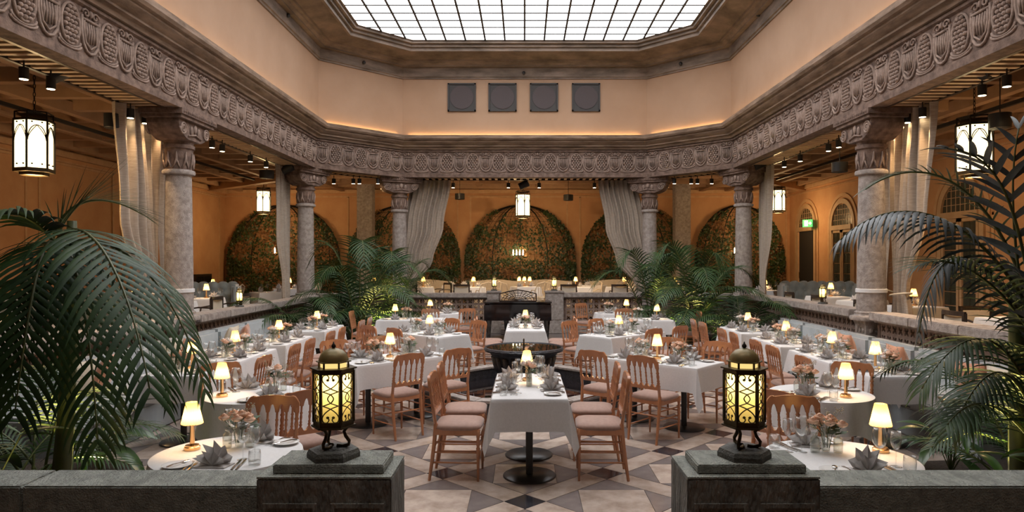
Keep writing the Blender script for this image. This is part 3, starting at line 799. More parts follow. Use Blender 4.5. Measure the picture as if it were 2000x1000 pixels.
def napkin_m(tall=.11, wide=.12, seed=0):
    b = MB(); r = random.Random(seed)
    for (n, sp, h, wd, yo, fwd) in ((5, 78, tall, wide, .020, -.01), (4, 66, tall*.72, wide*.92, -.012, -.045)):
        P_ = []
        for k in range(2*n+1):
            a = R(-sp-sp/(n*1.6) + (2*sp+2*sp/(n*1.6))*k/(2*n)); tipq = k % 2 == 1
            f = (1.0+.05*r.random()) if tipq else .68
            P_.append(Vector((sin(a)*wd*f, yo+fwd*f+(-.012 if tipq else .020), .006+max(0, cos(a))*h*f)))
        bs = Vector((0, yo-.012, .004)); bk = Vector((0, yo+.03, .03))
        for p0, p1 in zip(P_[:-1], P_[1:]):
            b.add([bs, p0, p1, p0*.5+bs*.5+Vector((0, -.004, 0)), p1*.5+bs*.5+Vector((0, -.004, 0))], [(0, 3, 4), (3, 1, 2, 4)]); b.add([bk, p0, p1], [(0, 2, 1)])
    b.prism([(-.09, -.06), (.09, -.06), (.105, .035), (-.105, .035)], 0, .007)
    return b.mesh('napkin', M['napkin'], fix=False)
NAPK = [napkin_m(.135, .115, 1), napkin_m(.145, .105, 2), napkin_m(.125, .12, 3)]
# table lamp
b = MB(); b.lathe([(.047, 0), (.047, .018), (.040, .022), (.040, .028), (.016, .032)], 24); lp_base = b.mesh('base', M['brass'], smooth=40)
b = MB(); b.lathe([(.013, .03), (.015, .05), (.013, .165), (.016, .17)], 16); lp_stem = b.mesh('stem', M['brass'], smooth=40)
def shade_m():
    n = 48; rows = []
    for z, r in ((.158, .062), (.162, .0625), (.20, .054), (.25, .043), (.288, .034), (.292, .033)):
        rows.append([((r+(.0016 if k % 2 else 0))*cos(2*pi*k/n), (r+(.0016 if k % 2 else 0))*sin(2*pi*k/n), z) for k in range(n)])
    b = MB(); b.grid(rows, True); return b.mesh('shade', M['shade'])
def trim_m():
    b = MB()
    for z, r in ((.160, .063),): b.tube([(r*cos(2*pi*k/24), r*sin(2*pi*k/24), z) for k in range(24)], .0022, 4, closed=True)
    return b.mesh('shade_trim', M['brass'])
LAMP = [('base', lp_base), ('stem', lp_stem), ('shade', shade_m(), [('shade_trim', trim_m())])]
def table_lamp(x, y, z, where):
    o = spawn('table_lamp', LAMP, 'lit brass table lamp with pleated shade on ' + where, 'table lamp', (x, y, z), 0, 'lit table lamps')
    lamp_light('lamp_glow', 'POINT', LAMP_W, WARM, (0, 0, .205), o, .018)
# vases and flowers
VASE = [lathe_open([(.001, .003), (.026, .002), (.028, .006), (.028, .075), (.024, .088), (.013, .096), (.012, .112), (.015, .116), (.011, .112), (.012, .095), (.023, .086), (.026, .07), (.026, .01), (.001, .008)], 14).mesh('bud_vase', M['vaseglass'], smooth=True),
        lathe_open([(.001, .003), (.022, .002), (.025, .008), (.027, .12), (.030, .135), (.029, .136), (.025, .12), (.022, .01), (.001, .008)], 12).mesh('ribbed_vase', M['vaseglass'])]
def rose_m(m, seed):
    b = MB(); r = random.Random(seed)
    for ring, (n, rad, h, op) in enumerate(((5, .034, .036, .55), (5, .026, .041, .3), (4, .016, .043, .1))):
        for k in range(n):
            a = 2*pi*k/n + ring*.6 + r.random()*.3; w = .80 if ring == 0 else .85
            rows = []
            for v in (0, .35, .7, 1):
                rr = rad*sin(pi*min(.78, .12+.62*v))+op*.008*v**3; z = h*v-.010*op*v**4
                rows.append([(rr*cos(a+(u-.5)*2*w*(.6+.5*v)), rr*sin(a+(u-.5)*2*w*(.6+.5*v)), z-.005*abs(u-.5)*2*v) for u in (0, .33, .67, 1)])
            b.grid(rows)
    b.ball((0, 0, .024), (.015, .015, .022), 7, 5)
    return b.mesh('rose', m, smooth=True, fix=False)
ROSE = [rose_m(M['petal'], 1), rose_m(M['petal'], 2), rose_m(M['petalw'], 3)]
def bouquet_specs():
    out = []
    for sd, (n, spread, kinds) in enumerate(((7, .085, (0, 1, 0)), (6, .075, (2, 0, 2)), (5, .06, (0, 2, 1)))):
        r = random.Random(40+sd); sp = []; st_ = MB(); lv = MB(); sg = MB()
        for k in range(n):
            a = 2.4*k; rr = spread*sqrt((k+.3)/n); p = Vector((rr*cos(a)*1.25, rr*sin(a)*.9, .185-6*rr*rr+.015*r.random()))
            sp.append(('rose', ROSE[kinds[k % 3]], None, p))
            st_.tube([(p.x*.2, p.y*.2, .03), (p.x*.35, p.y*.35, .11), tuple(p)], .0022, 4)
        for k in range(34):
            a = r.random()*6.28; rr = .02+.075*r.random(); z = .11+.07*r.random(); c = Vector((rr*cos(a)*1.2, rr*sin(a), z)); dr = Vector((cos(a), sin(a), .2)).normalized(); sdv = Vector((-sin(a), cos(a), .3)).normalized()
            lv.add([c-dr*.026, c+sdv*.018, c+dr*.034, c-sdv*.018], [(0, 1, 2, 3)])
        for k in range(9):
            a = r.random()*6.28; e = Vector((.09*cos(a), .07*sin(a), .20+.08*r.random())); sg.tube([(0, 0, .1), tuple(e*.6+Vector((0, 0, .06))), tuple(e)], .0013, 3)
            for j in range(5): sg.ball(tuple(e+Vector(((r.random()-.5)*.03, (r.random()-.5)*.03, (r.random()-.6)*.04))), .0045, 5, 3)
        sp += [('stem_bunch', st_.mesh('stem_bunch', M['greens'])), ('leaf_bunch', lv.mesh('leaf_bunch', M['greens'], fix=False)), ('dry_sprig', sg.mesh('dry_sprig', M['sprig']))]
        out.append(sp)
    return out
BOUQ = bouquet_specs()
def flowers(x, y, z, ang, kind, where, sub='', nv=3):
    ca, sa = cos(ang), sin(ang)
    vw = ('near', 'middle', 'far') if abs(ca) < .5 else ('left', 'middle', 'right') if ca > 0 else ('right', 'middle', 'left')
    for k in range(nv):
        o = (k-(nv-1)/2)*.068
        spawn('flower_vase', VASE[k % 2], vw[k] + ' of three glass bud vases on ' + where + sub, 'vase', (x+o*ca, y+o*sa+(.012 if k % 2 else 0), z), k, 'bud vases')
    spawn('rose_bouquet', BOUQ[kind % 3], '%s roses with sprigs in the vases on %s%s' % (('peach', 'cream', 'mixed blush')[kind % 3], where, sub), 'flowers', (x, y, z), ang+.3*kind)
def setting(x, y, ang, z, where, seat, lod, k=0):
    # x,y = table edge at the seat; ang = direction towards the table middle; lod 0 full .. 2 least
    ca, sa = cos(ang), sin(ang)
    def P(r_, f): return (x+f*ca+r_*sa, y+f*sa-r_*ca, z)
    ps = seat + ' of ' + where if seat else where
    j = rnd.uniform
    spawn('napkin', NAPK[k % 3], 'grey linen napkin folded like a star, ' + ps, 'napkin', P(j(-.01, .01), .125), j(-.35, .35), 'folded napkins')
    spawn('side_plate', PLATE, 'white side plate, ' + ps, 'plate', P(-.20, .13+j(-.01, .01)), 0, 'side plates')
    spawn('wine_glass', WINE if lod < 2 else WINE_1, 'large clear wine glass, ' + ps, 'wine glass', P(.13, .225), 0, 'large wine glasses')
    spawn('wine_glass', SLIM if lod < 2 else SLIM_1, 'slim clear wine glass, ' + ps, 'wine glass', P(.205, .19), 0, 'slim wine glasses')
    if lod < 2:
        spawn('water_tumbler', TUMB, 'short clear water tumbler, ' + ps, 'tumbler', P(.225, .10), 0, 'water tumblers')
        spawn('butter_knife', BUTTER, 'silver butter knife on the side plate, ' + ps, 'knife', (P(-.19, .14)[0], P(-.19, .14)[1], z+.012), ang-pi/2-.5, 'butter knives')
    if lod < 1:
        for q_ in range(2):
            io = ('outer', 'inner')[q_]; ik = ('inner', 'outer')[q_]
            spawn('fork', FORK, io + ' silver fork by the napkin, ' + ps, 'fork', P(-.135+q_*.028, .115), ang-pi/2, 'forks')
            spawn('knife', KNIFE, ik + ' silver knife by the napkin, ' + ps, 'knife', P(.125+q_*.025, .11), ang-pi/2, 'table knives')
b = MB(); b.lathe([(.034, 0), (.006, .004), (.0035, .09), (.018, .103), (.034, .125), (.041, .155), (.033, .215)], 10, cap=False); WINE_1 = b.mesh('wine_glass', M['glass'], smooth=True)
b = MB(); b.lathe([(.034, 0), (.006, .004), (.0035, .09), (.014, .103), (.025, .125), (.030, .155), (.027, .20)], 10, cap=False); SLIM_1 = b.mesh('wine_glass', M['glass'], smooth=True)

TZ = .757
def rect_table(cx, cy, ang, L_, w, where, seats, lod, lamp=None, fl=(), units=2, z=0, seed=0, chairs=True):
    """seats: list of (t along axis, side +1/-1, seat words, has chair)"""
    ux, uy = cos(ang), sin(ang); nx_, ny_ = -uy, ux
    for k in range(units):
        t = (k-(units-1)/2)*L_/units
        wd = '' if units == 1 else (' one', ' other')[k]
        spawn('dining_table', TSQ, 'square steel pedestal table under the cloth of ' + where + (', %s unit' % ('near' if k == 0 else 'far') if units > 1 else ''), 'table', (cx+ux*t, cy+uy*t, z), ang, 'square pedestal tables')
    spawn('tablecloth', cloth_rect(L_/2, w/2, .27, seed), 'white linen cloth draped over ' + where, 'tablecloth', (cx, cy, z), ang, 'white tablecloths')
    for k, (t, s, words, ch) in enumerate(seats):
        ex, ey = cx+ux*t+nx_*s*w/2, cy+uy*t+ny_*s*w/2
        setting(ex, ey, ang+(pi/2 if s < 0 else -pi/2), z+TZ, where, words, lod, k+seed)
        if ch: chair(ex+nx_*s*.30, ey+ny_*s*.30, ang+(pi/2 if s < 0 else -pi/2)+rnd.uniform(-.05, .05), words + ' of ' + where, z)
    if lamp: table_lamp(cx+ux*lamp[0]+nx_*lamp[1], cy+uy*lamp[0]+ny_*lamp[1], z+TZ, where)
    for k, (t, n_, kd) in enumerate(fl):
        flowers(cx+ux*t+nx_*n_, cy+uy*t+ny_*n_, z+TZ, ang, kd, where, (', near end' if k == 0 else ', far end') if len(fl) > 1 else '')
def round_table(cx, cy, r0, where, seats, lod, lamp, fl, seed=0, z=0):
    spawn('dining_table', TRD, 'round steel pedestal table under the cloth of ' + where, 'table', (cx, cy, z), 0, 'round pedestal tables')
    spawn('tablecloth', cloth_round(r0, .26, seed), 'white linen cloth draped over ' + where, 'tablecloth', (cx, cy, z), 0, 'white tablecloths')
    for k, (a, words) in enumerate(seats):
        a = R(a); setting(cx+(r0-.03)*cos(a), cy+(r0-.03)*sin(a), a+pi, z+TZ, where, words, lod, k+seed)
    table_lamp(cx+lamp[0], cy+lamp[1], z+TZ, where)
    flowers(cx+fl[0], cy+fl[1], z+TZ, fl[2], fl[3], where)

# ------------------------------------------------------------------ the tables where they stand
S4 = lambda a, b_, c, d: [(-.33, 1, a, True), (.33, 1, b_, True), (-.33, -1, c, True), (.33, -1, d, True)]
rect_table(.05, 6.43, pi/2, 1.32, .65, 'table before the fountain', [(-.29, 1, 'near left seat', True), (.31, 1, 'far left seat', True), (-.29, -1, 'near right seat', True), (.31, -1, 'far right seat', True)], 0, (.22, .02), [(-.03, .0, 1)], seed=1)
rect_table(-1.586, 8.27, R(42), 1.34, .66, 'table behind left lantern', S4('rear outer seat', 'rear inner seat', 'front outer seat', 'front inner seat'), 0, (-.02, .03), [(-.22, .05, 0), (.27, .05, 2)], seed=2)
rect_table(1.60, 8.10, R(138), 1.34, .66, 'table behind right lantern', S4('front outer seat', 'front inner seat', 'rear outer seat', 'rear inner seat'), 0, (.02, 0), [(-.27, .0, 0), (.25, .0, 2)], seed=3)
rect_table(-1.595, 11.10, R(138), 1.34, .66, 'table left beyond fountain', [(-.33, 1, 'front inner seat', True), (.33, 1, 'front outer seat', True), (-.33, -1, 'rear inner seat', True), (.33, -1, 'rear outer seat', True)], 1, (-.1, .0), [(-.32, 0, 2), (.25, 0, 1)], seed=4)
rect_table(1.60, 11.02, R(42), 1.34, .66, 'table right beyond fountain', [(-.33, 1, 'rear inner seat', True), (.33, 1, 'rear outer seat', True), (-.33, -1, 'front inner seat', True), (.33, -1, 'front outer seat', True)], 1, (-.1, .0), [(-.32, 0, 2), (.25, 0, 1)], seed=5)
rect_table(.03, 12.08, pi/2, 1.32, .66, 'table behind fountain bowl', [(-.12, 1, 'near left seat', True), (.38, 1, 'far left seat', True), (-.12, -1, 'near right seat', True), (.38, -1, 'far right seat', True)], 1, (.1, 0), [(-.2, .0, 1)], seed=6)
rect_table(-2.25, 13.75, 0, 1.30, .66, 'table under rear left palms', [(-.3, -1, 'left front seat', False), (.3, -1, 'right front seat', False)], 2, (-.35, .05), [(-.12, .1, 0)], seed=7)
chair(-3.22, 13.75, 0, 'left end of table under rear left palms')
rect_table(2.30, 13.70, 0, 1.30, .66, 'table under rear right palms', [(-.3, -1, 'left front seat', False), (.3, -1, 'right front seat', False)], 2, (.38, .05), [(.0, .1, 1)], seed=8)
chair(3.27, 13.70, pi, 'right end of table under rear right palms')
round_table(-1.83, 15.35, .43, 'round table by left rear balustrade', [(-60, 'front seat'), (80, 'rear seat')], 2, (-.28, .05), (.12, .1, 0, 0), 1)
chair(-1.93, 14.58, R(82), 'front left of round table by left rear balustrade'); chair(-1.32, 14.72, R(120), 'front right of round table by left rear balustrade')
round_table(2.03, 15.45, .43, 'round table by right rear balustrade', [(-120, 'front seat'), (80, 'rear seat')], 2, (.3, .05), (-.1, .1, 0, 0), 2)
chair(2.10, 14.68, R(95), 'front of round table by right rear balustrade'); chair(1.52, 16.12, R(-50), 'rear of round table by right rear balustrade')
round_table(-1.80, 4.16, .43, 'round table at left parapet', [(-82, 'front seat'), (68, 'rear seat')], 0, (-.25, .06), (.02, .10, .1, 0), 3)
round_table(1.88, 4.05, .43, 'round table at right parapet', [(-84, 'front seat'), (112, 'rear seat')], 0, (.30, .12), (-.04, .10, -.1, 0), 4)
round_table(-2.35, 6.00, .43, 'second round table on left', [(-45, 'front seat'), (125, 'rear seat')], 0, (-.24, -.14), (.12, .14, .1, 2), 5)
round_table(2.63, 6.05, .43, 'second round table on right', [(-135, 'front seat'), (55, 'rear seat')], 0, (.12, -.22), (-.12, .05, -.1, 0), 6)
chair(-1.86, 4.84, R(-88), 'behind round table at left parapet'); chair(1.98, 4.84, R(-95), 'behind round table at right parapet')
chair(-1.84, 5.50, R(128), 'court side of second round table on left'); chair(-2.84, 6.56, R(-50), 'far side of second round table on left')
chair(2.10, 5.50, R(50), 'court side of second round table on right'); chair(3.12, 6.58, R(-125), 'far side of second round table on right')
ORD = ('first', 'second', 'third', 'fourth')
for s, rows_, xc in ((-1, ((6.93, 7.57), (7.93, 9.10), (9.45, 10.65), (11.3, 12.5)), -3.61), (1, ((6.88, 7.52), (7.80, 8.98), (9.28, 10.46), (10.95, 12.15)), 3.80)):
    sd = 'left' if s < 0 else 'right'
    for k, (y0, y1) in enumerate(rows_):
        wh = '%s %s banquette table' % (ORD[k], sd); L_ = y1-y0; one = L_ < .8
        st_ = [(0, -s, 'aisle seat', True), (0, s, 'bench seat', False)] if one else [(-L_/4, -s, 'near aisle seat', True), (L_/4, -s, 'far aisle seat', True), (-L_/4, s, 'near bench seat', False), (L_/4, s, 'far bench seat', False)]
        # side sign: table axis pi/2 -> +n is -x
        st_ = [(t, (-1 if (q_ == 1) else 1) if True else q_, w_, c_) for (t, q_, w_, c_) in st_]
        rect_table(xc, (y0+y1)/2, pi/2, L_, .62, wh, st_, 1 if k < 2 else 2, (.18 if one else .02, 0), [(-.12, 0, k)] if one else [(-L_*.2, 0, k), (L_*.27, 0, k+1)], units=1 if one else 2, seed=10+k+(5 if s > 0 else 0))
# ------------------------------------------------------------------ banquettes along the side walls
def soft_box(x0, x1, y0, y1, z0, z1, r=.04):
    b = MB(); b.b2(x0, x1, y0, y1, z0, z1); return b, r
for s, sd in ((-1, 'left'), (1, 'right')):
    root = tag(link('banquette', None, None, (CX+s*4.98, 6.3, 0)), 'long blue-grey velvet banquette against the %s balustrade' % sd, 'bench')
    Ln = 6.9; n = 6
    b = MB(); b.b2(-.02*s if s > 0 else -.62, .62 if s < 0 else .02, 0, Ln, .02, .30)
    b = MB(); xa, xb = sorted((.10*s, -.80*s)); b.b2(xa, xb, 0, Ln, .0, .32); link('base', b.mesh('base', M['velvet2'], bevel=.015), root)
    for k in range(n):
        y0, y1 = k*Ln/n+.004, (k+1)*Ln/n-.004
        b = MB(); xa, xb = sorted((-.06*s, -.84*s)); b.b2(xa, xb, y0, y1, .32, .46); link('seat_cushion', b.mesh('seat_cushion', M['velvet'], bevel=.035, smooth=60), root)
        b = MB(); xa, xb = sorted((.10*s, -.10*s)); b.b2(xa, xb, y0, y1, .40, .83); link('back_cushion', b.mesh('back_cushion', M['velvet'], bevel=.045, smooth=60), root)
def pillow_m(m, seed=0, w=.21):
    rows = []
    n = 14
    b = MB()
    top = [[((u/n-.5)*2*w*(1-.10*abs(sin(pi*v/n))**.8*0), (v/n-.5)*2*w, 0) for u in range(n+1)] for v in range(n+1)]
    for sg in (1, -1):
        rows = []
        for v in range(n+1):
            row = []
            for u in range(n+1):
                a, c = u/n*2-1, v/n*2-1
                e = (1-a*a)*(1-c*c); pinch = 1-.10*(1-abs(a*c))*max(abs(a), abs(c))**4
                row.append((a*w*pinch, sg*.085*e**.55, c*w*pinch))
            rows.append(row)
        b.grid(rows)
    return b.mesh('cushion', m, smooth=True)
PIL = dict(peach=pillow_m(M['peach']), cream=pillow_m(M['creamfab'], 1, .22), grey=pillow_m(M['velvet2'], 2, .2))
def pillow(x, y, col, tilt, yaw, lab):
    o = link('throw_pillow', PIL[col], None, (x, y, .46+.20), rot=(R(tilt), 0, yaw)); tag(o, lab, 'pillow', 'throw pillows on the banquettes')
bx = 4.74
for s, sd, lst in ((-1, 'left', ((7.2, 'cream'), (7.62, 'peach'), (9.1, 'cream'), (9.52, 'peach'), (11.0, 'cream'), (11.42, 'peach'))),
                   (1, 'right', ((6.75, 'cream'), (7.2, 'peach'), (8.6, 'peach'), (9.95, 'peach'), (10.4, 'cream'), (12.3, 'cream')))):
    seen = {}
    for (y, c) in lst:
        seen[c] = seen.get(c, 0)+1; tot = sum(1 for q_ in lst if q_[1] == c)
        pillow(CX+s*(bx-.04*(c == 'peach')), y, c, 14, s*pi/2*(-1)+rnd.uniform(-.35, .35) + (pi if False else 0), '%s square pillow on the %s banquette, %s from the near end' % ({'peach': 'peach velvet', 'cream': 'cream fabric'}[c], sd, ORD[seen[c]-1]))

# ------------------------------------------------------------------ fountain
FX, FY = .0, 9.72
fr = tag(link('fountain', None, None, (FX, FY, 0)), 'dark stone fountain bowl standing in a low octagonal basin', 'fountain')
ro, ri = 1.44/cos(pi/8), 1.27/cos(pi/8)
for k in range(8):
    a0, a1 = pi/8+k*pi/4, pi/8+(k+1)*pi/4
    poly = [(ro*cos(a0), ro*sin(a0)), (ro*cos(a1), ro*sin(a1)), (ri*cos(a1), ri*sin(a1)), (ri*cos(a0), ri*sin(a0))]
    b = MB(); b.prism(poly, 0, .19); link('basin_wall', b.mesh('basin_wall', M['fountain']), fr)
    g = 1.008; po = [(p[0]*(1.012 if i < 2 else .985), p[1]*(1.012 if i < 2 else .985)) for i, p in enumerate(poly)]
    b = MB(); b.prism(po, .19, .225); link('rim_stone', b.mesh('rim_stone', M['stone'], bevel=.006), fr)
b = MB(); b.prism([(1.26/cos(pi/8)*cos(pi/8+k*pi/4), 1.26/cos(pi/8)*sin(pi/8+k*pi/4)) for k in range(8)], .002, .05); link('basin_water', b.mesh('basin_water', M['water']), fr)
b = MB(); b.lathe([(.36, .05), (.36, .10), (.27, .13), (.25, .20), (.32, .30), (.39, .42), (.42, .52), (.435, .60), (.50, .635), (.555, .65), (.565, .675), (.555, .70), (.54, .705), (.53, .69), (.47, .60), (.30, .45), (.02, .42)], 40, cap=False)
bo = link('bowl', b.mesh('bowl', M['fountain'], smooth=40), fr)
b = MB()
for k in range(20):
    a = 2*pi*k/20; b.tube([(.29*cos(a), .29*sin(a), .24), (.38*cos(a), .38*sin(a), .40), (.425*cos(a), .425*sin(a), .58)], [.03, .05, .05], 6)
link('bowl_fluting', b.mesh('bowl_fluting', M['fountain'], smooth=True), bo)
b = MB(); b.tube([(.553*cos(2*pi*k/60), .553*sin(2*pi*k/60), .672+.006*(k % 2)) for k in range(60)], .016, 5, closed=True); link('rope_rim', b.mesh('rope_rim', M['fountain']), bo)
b = MB(); b.lathe([(.001, .694), (.535, .694)], 40, cap=False); link('bowl_water', b.mesh('bowl_water', M['water']), fr)
b = MB(); b.lathe([(.016, .60), (.016, .70), (.010, .71), (.018, .73), (.009, .75), (.012, .80), (.007, .82)], 10); link('spout', b.mesh('spout', M['bronze'], smooth=True), fr)

# ------------------------------------------------------------------ grand piano at the back
pn = tag(link('grand_piano', None, None, (-.14, 15.8, 0)), 'black lacquered grand piano with a fretwork music stand before the steps', 'piano')
b = MB(); b.prism([(-.78, .30), (.78, .30), (.78, .75), (.62, 1.1), (.30, 1.35), (.05, 1.62), (-.35, 1.72), (-.70, 1.60), (-.78, 1.3)], .60, .93); link('case', b.mesh('case', M['lacquer'], bevel=.01), pn)
b = MB(); b.b2(-.78, .78, 0, .30, .54, .70); b.b2(-.78, -.66, 0, .30, .70, .90); b.b2(.66, .78, 0, .30, .70, .90); link('key_bed', b.mesh('key_bed', M['lacquer']), pn)
b = MB(); b.b2(-.66, .66, .015, .045, .70, .91); b.b2(-.66, .66, .045, .25, .895, .915); link('key_lid', b.mesh('key_lid', M['lacquer']), pn)
b = MB(); b.prism([(-.80, .22), (.80, .22), (.80, .76), (.64, 1.12), (.31, 1.37), (.05, 1.64), (-.36, 1.74), (-.71, 1.62), (-.80, 1.3)], .93, .96); link('lid', b.mesh('lid', M['lacquer'], bevel=.006), pn)
ms = MB()
for k in range(13):
    a = pi*k/12; ms.tube([(0, .42, .97), (.43*cos(a), .46, .97+.25*sin(a)**.7)], .008, 5)
for f in (.35, .55, .75, .9): ms.tube([(.43*f*cos(pi*k/16), .44, .97+.24*f*sin(pi*k/16)) for k in range(17)], .007, 5)
ms.tube([(-.44, .45, .97), (-.44, .45, 1.14), (-.25, .45, 1.19), (0, .45, 1.235), (.25, .45, 1.19), (.44, .45, 1.14), (.44, .45, .97)], .014, 6); ms.b2(-.44, .44, .42, .46, .96, .985)
link('music_stand', ms.mesh('music_stand', M['darkwood']), pn)
for (x, y) in ((-.68, .16), (.68, .16), (-.3, 1.45)):
    b = MB(); b.lathe([(.035, .05), (.04, .1), (.075, .50), (.085, .60)], 8, (x, y, 0), ph=pi/8); b.lathe([(.03, 0), (.03, .05)], 8, (x, y, 0)); link('leg', b.mesh('leg', M['lacquer']), pn)
b = MB(); b.b2(-.09, -.06, .42, .46, .12, .6); b.b2(.06, .09, .42, .46, .12, .6); b.b2(-.12, .12, .36, .48, .08, .14); link('pedal_lyre', b.mesh('pedal_lyre', M['lacquer']), pn)

# ------------------------------------------------------------------ curtains
def curtain(rows, pleats, lab, tie=None, amp=.06):
    # rows: (z, ax, ay, bx, by, amplitude factor) from top to bottom
    n = pleats*8; steps = 22; G_ = []
    zs = [r_[0] for r_ in rows]
    for k in range(steps+1):
        z = zs[0]+(zs[-1]-zs[0])*k/steps
        for r0_, r1_ in zip(rows[:-1], rows[1:]):
            if r0_[0] >= z >= r1_[0]-1e-6: break
        t = (r0_[0]-z)/(r0_[0]-r1_[0]); t = t*t*(3-2*t) if len(rows) > 2 else t
        v = [a+(b_-a)*t for a, b_ in zip(r0_, r1_)]
        a, e = Vector((v[1], v[2])), Vector((v[3], v[4])); dn = (e-a).normalized(); nn = Vector((-dn.y, dn.x)); row = []
        for j in range(n+1):
            u = j/n; w = sin(2*pi*pleats*u+.6*sin(5*u+z))*amp*v[5]*(.75+.35*sin(9*u+1.3*z)); q_ = a+(e-a)*u+nn*w
            row.append((q_.x, q_.y, z))
        G_.append(row)
    o = tag(link('curtain', None), lab, 'curtain')
    b = MB(); b.grid(G_); me = b.mesh('drape', M['curtain'], smooth=True); link('drape', me, o)
    if tie:
        zt, ax, ay, bx_, by_, colx, coly = tie; cx, cy = (ax+bx_)/2, (ay+by_)/2; rx = max(.07, sqrt((ax-bx_)**2+(ay-by_)**2)/2+.03); an = atan2(by_-ay, bx_-ax)
        b = MB(); b.tube([(cx+rx*cos(t)*cos(an)-.11*sin(t)*sin(an), cy+rx*cos(t)*sin(an)+.11*sin(t)*cos(an), zt-.03*cos(t)) for t in [2*pi*k/20 for k in range(20)]], .014, 6, closed=True)
        b.tube([(bx_, by_, zt+.03), (colx, coly, zt+.10)], .012, 6)
        link('tie_back', b.mesh('tie_back', M['creamfab'], smooth=True), o)
for s, sd in ((-1, 'left'), (1, 'right')):
    X = lambda v: CX+s*v
    curtain([(4.14, X(5.70), 9.45, X(5.70), 10.55, 1.1), (2.6, X(5.68), 9.62, X(5.68), 10.55, 1.0), (1.42, X(5.62), 10.02, X(5.62), 10.42, .55), (1.15, X(5.63), 9.95, X(5.63), 10.47, .7), (FL, X(5.66), 9.75, X(5.62), 10.5, .8)], 6,
            'pleated beige linen curtain tied back beside the %s near column' % sd, (1.42, X(5.62), 10.02, X(5.62), 10.42, X(5.42), 10.5), .095)
    curtain([(4.14, X(5.70), 15.62, X(5.70), 16.5, .9), (2.6, X(5.68), 15.65, X(5.68), 16.5, .9), (1.4, X(5.64), 15.95, X(5.64), 16.4, .6), (FL, X(5.64), 16.0, X(5.64), 16.35, .5)], 5, 'straight beige linen curtain beside the %s far column' % sd, None, .06)
    curtain([(4.14, X(2.02), 18.75, X(3.12), 18.75, 1.0), (2.9, X(2.22), 18.75, X(3.30), 18.75, 1.0), (1.9, X(2.52), 18.75, X(3.42), 18.75, .8), (1.25, X(3.05), 18.75, X(3.44), 18.75, .5), (FL, X(3.1), 18.75, X(3.44), 18.75, .5)], 8,
            'beige linen curtain swept back at the rear opening, %s side' % sd, (1.25, X(3.05), 18.75, X(3.44), 18.75, X(3.42), 18.62), .08)
for s, sd in ((-1, 'left'), (1, 'right')):
    X = lambda v: CX+s*v
    curtain([(4.14, X(5.72), 10.62, X(5.72), 11.15, .7), (2.6, X(5.70), 10.62, X(5.70), 11.0, .7), (1.42, X(5.64), 10.62, X(5.64), 10.85, .5), (FL, X(5.66), 10.62, X(5.64), 10.9, .6)], 3, 'narrow beige linen curtain just behind the %s near column' % sd, None, .05)

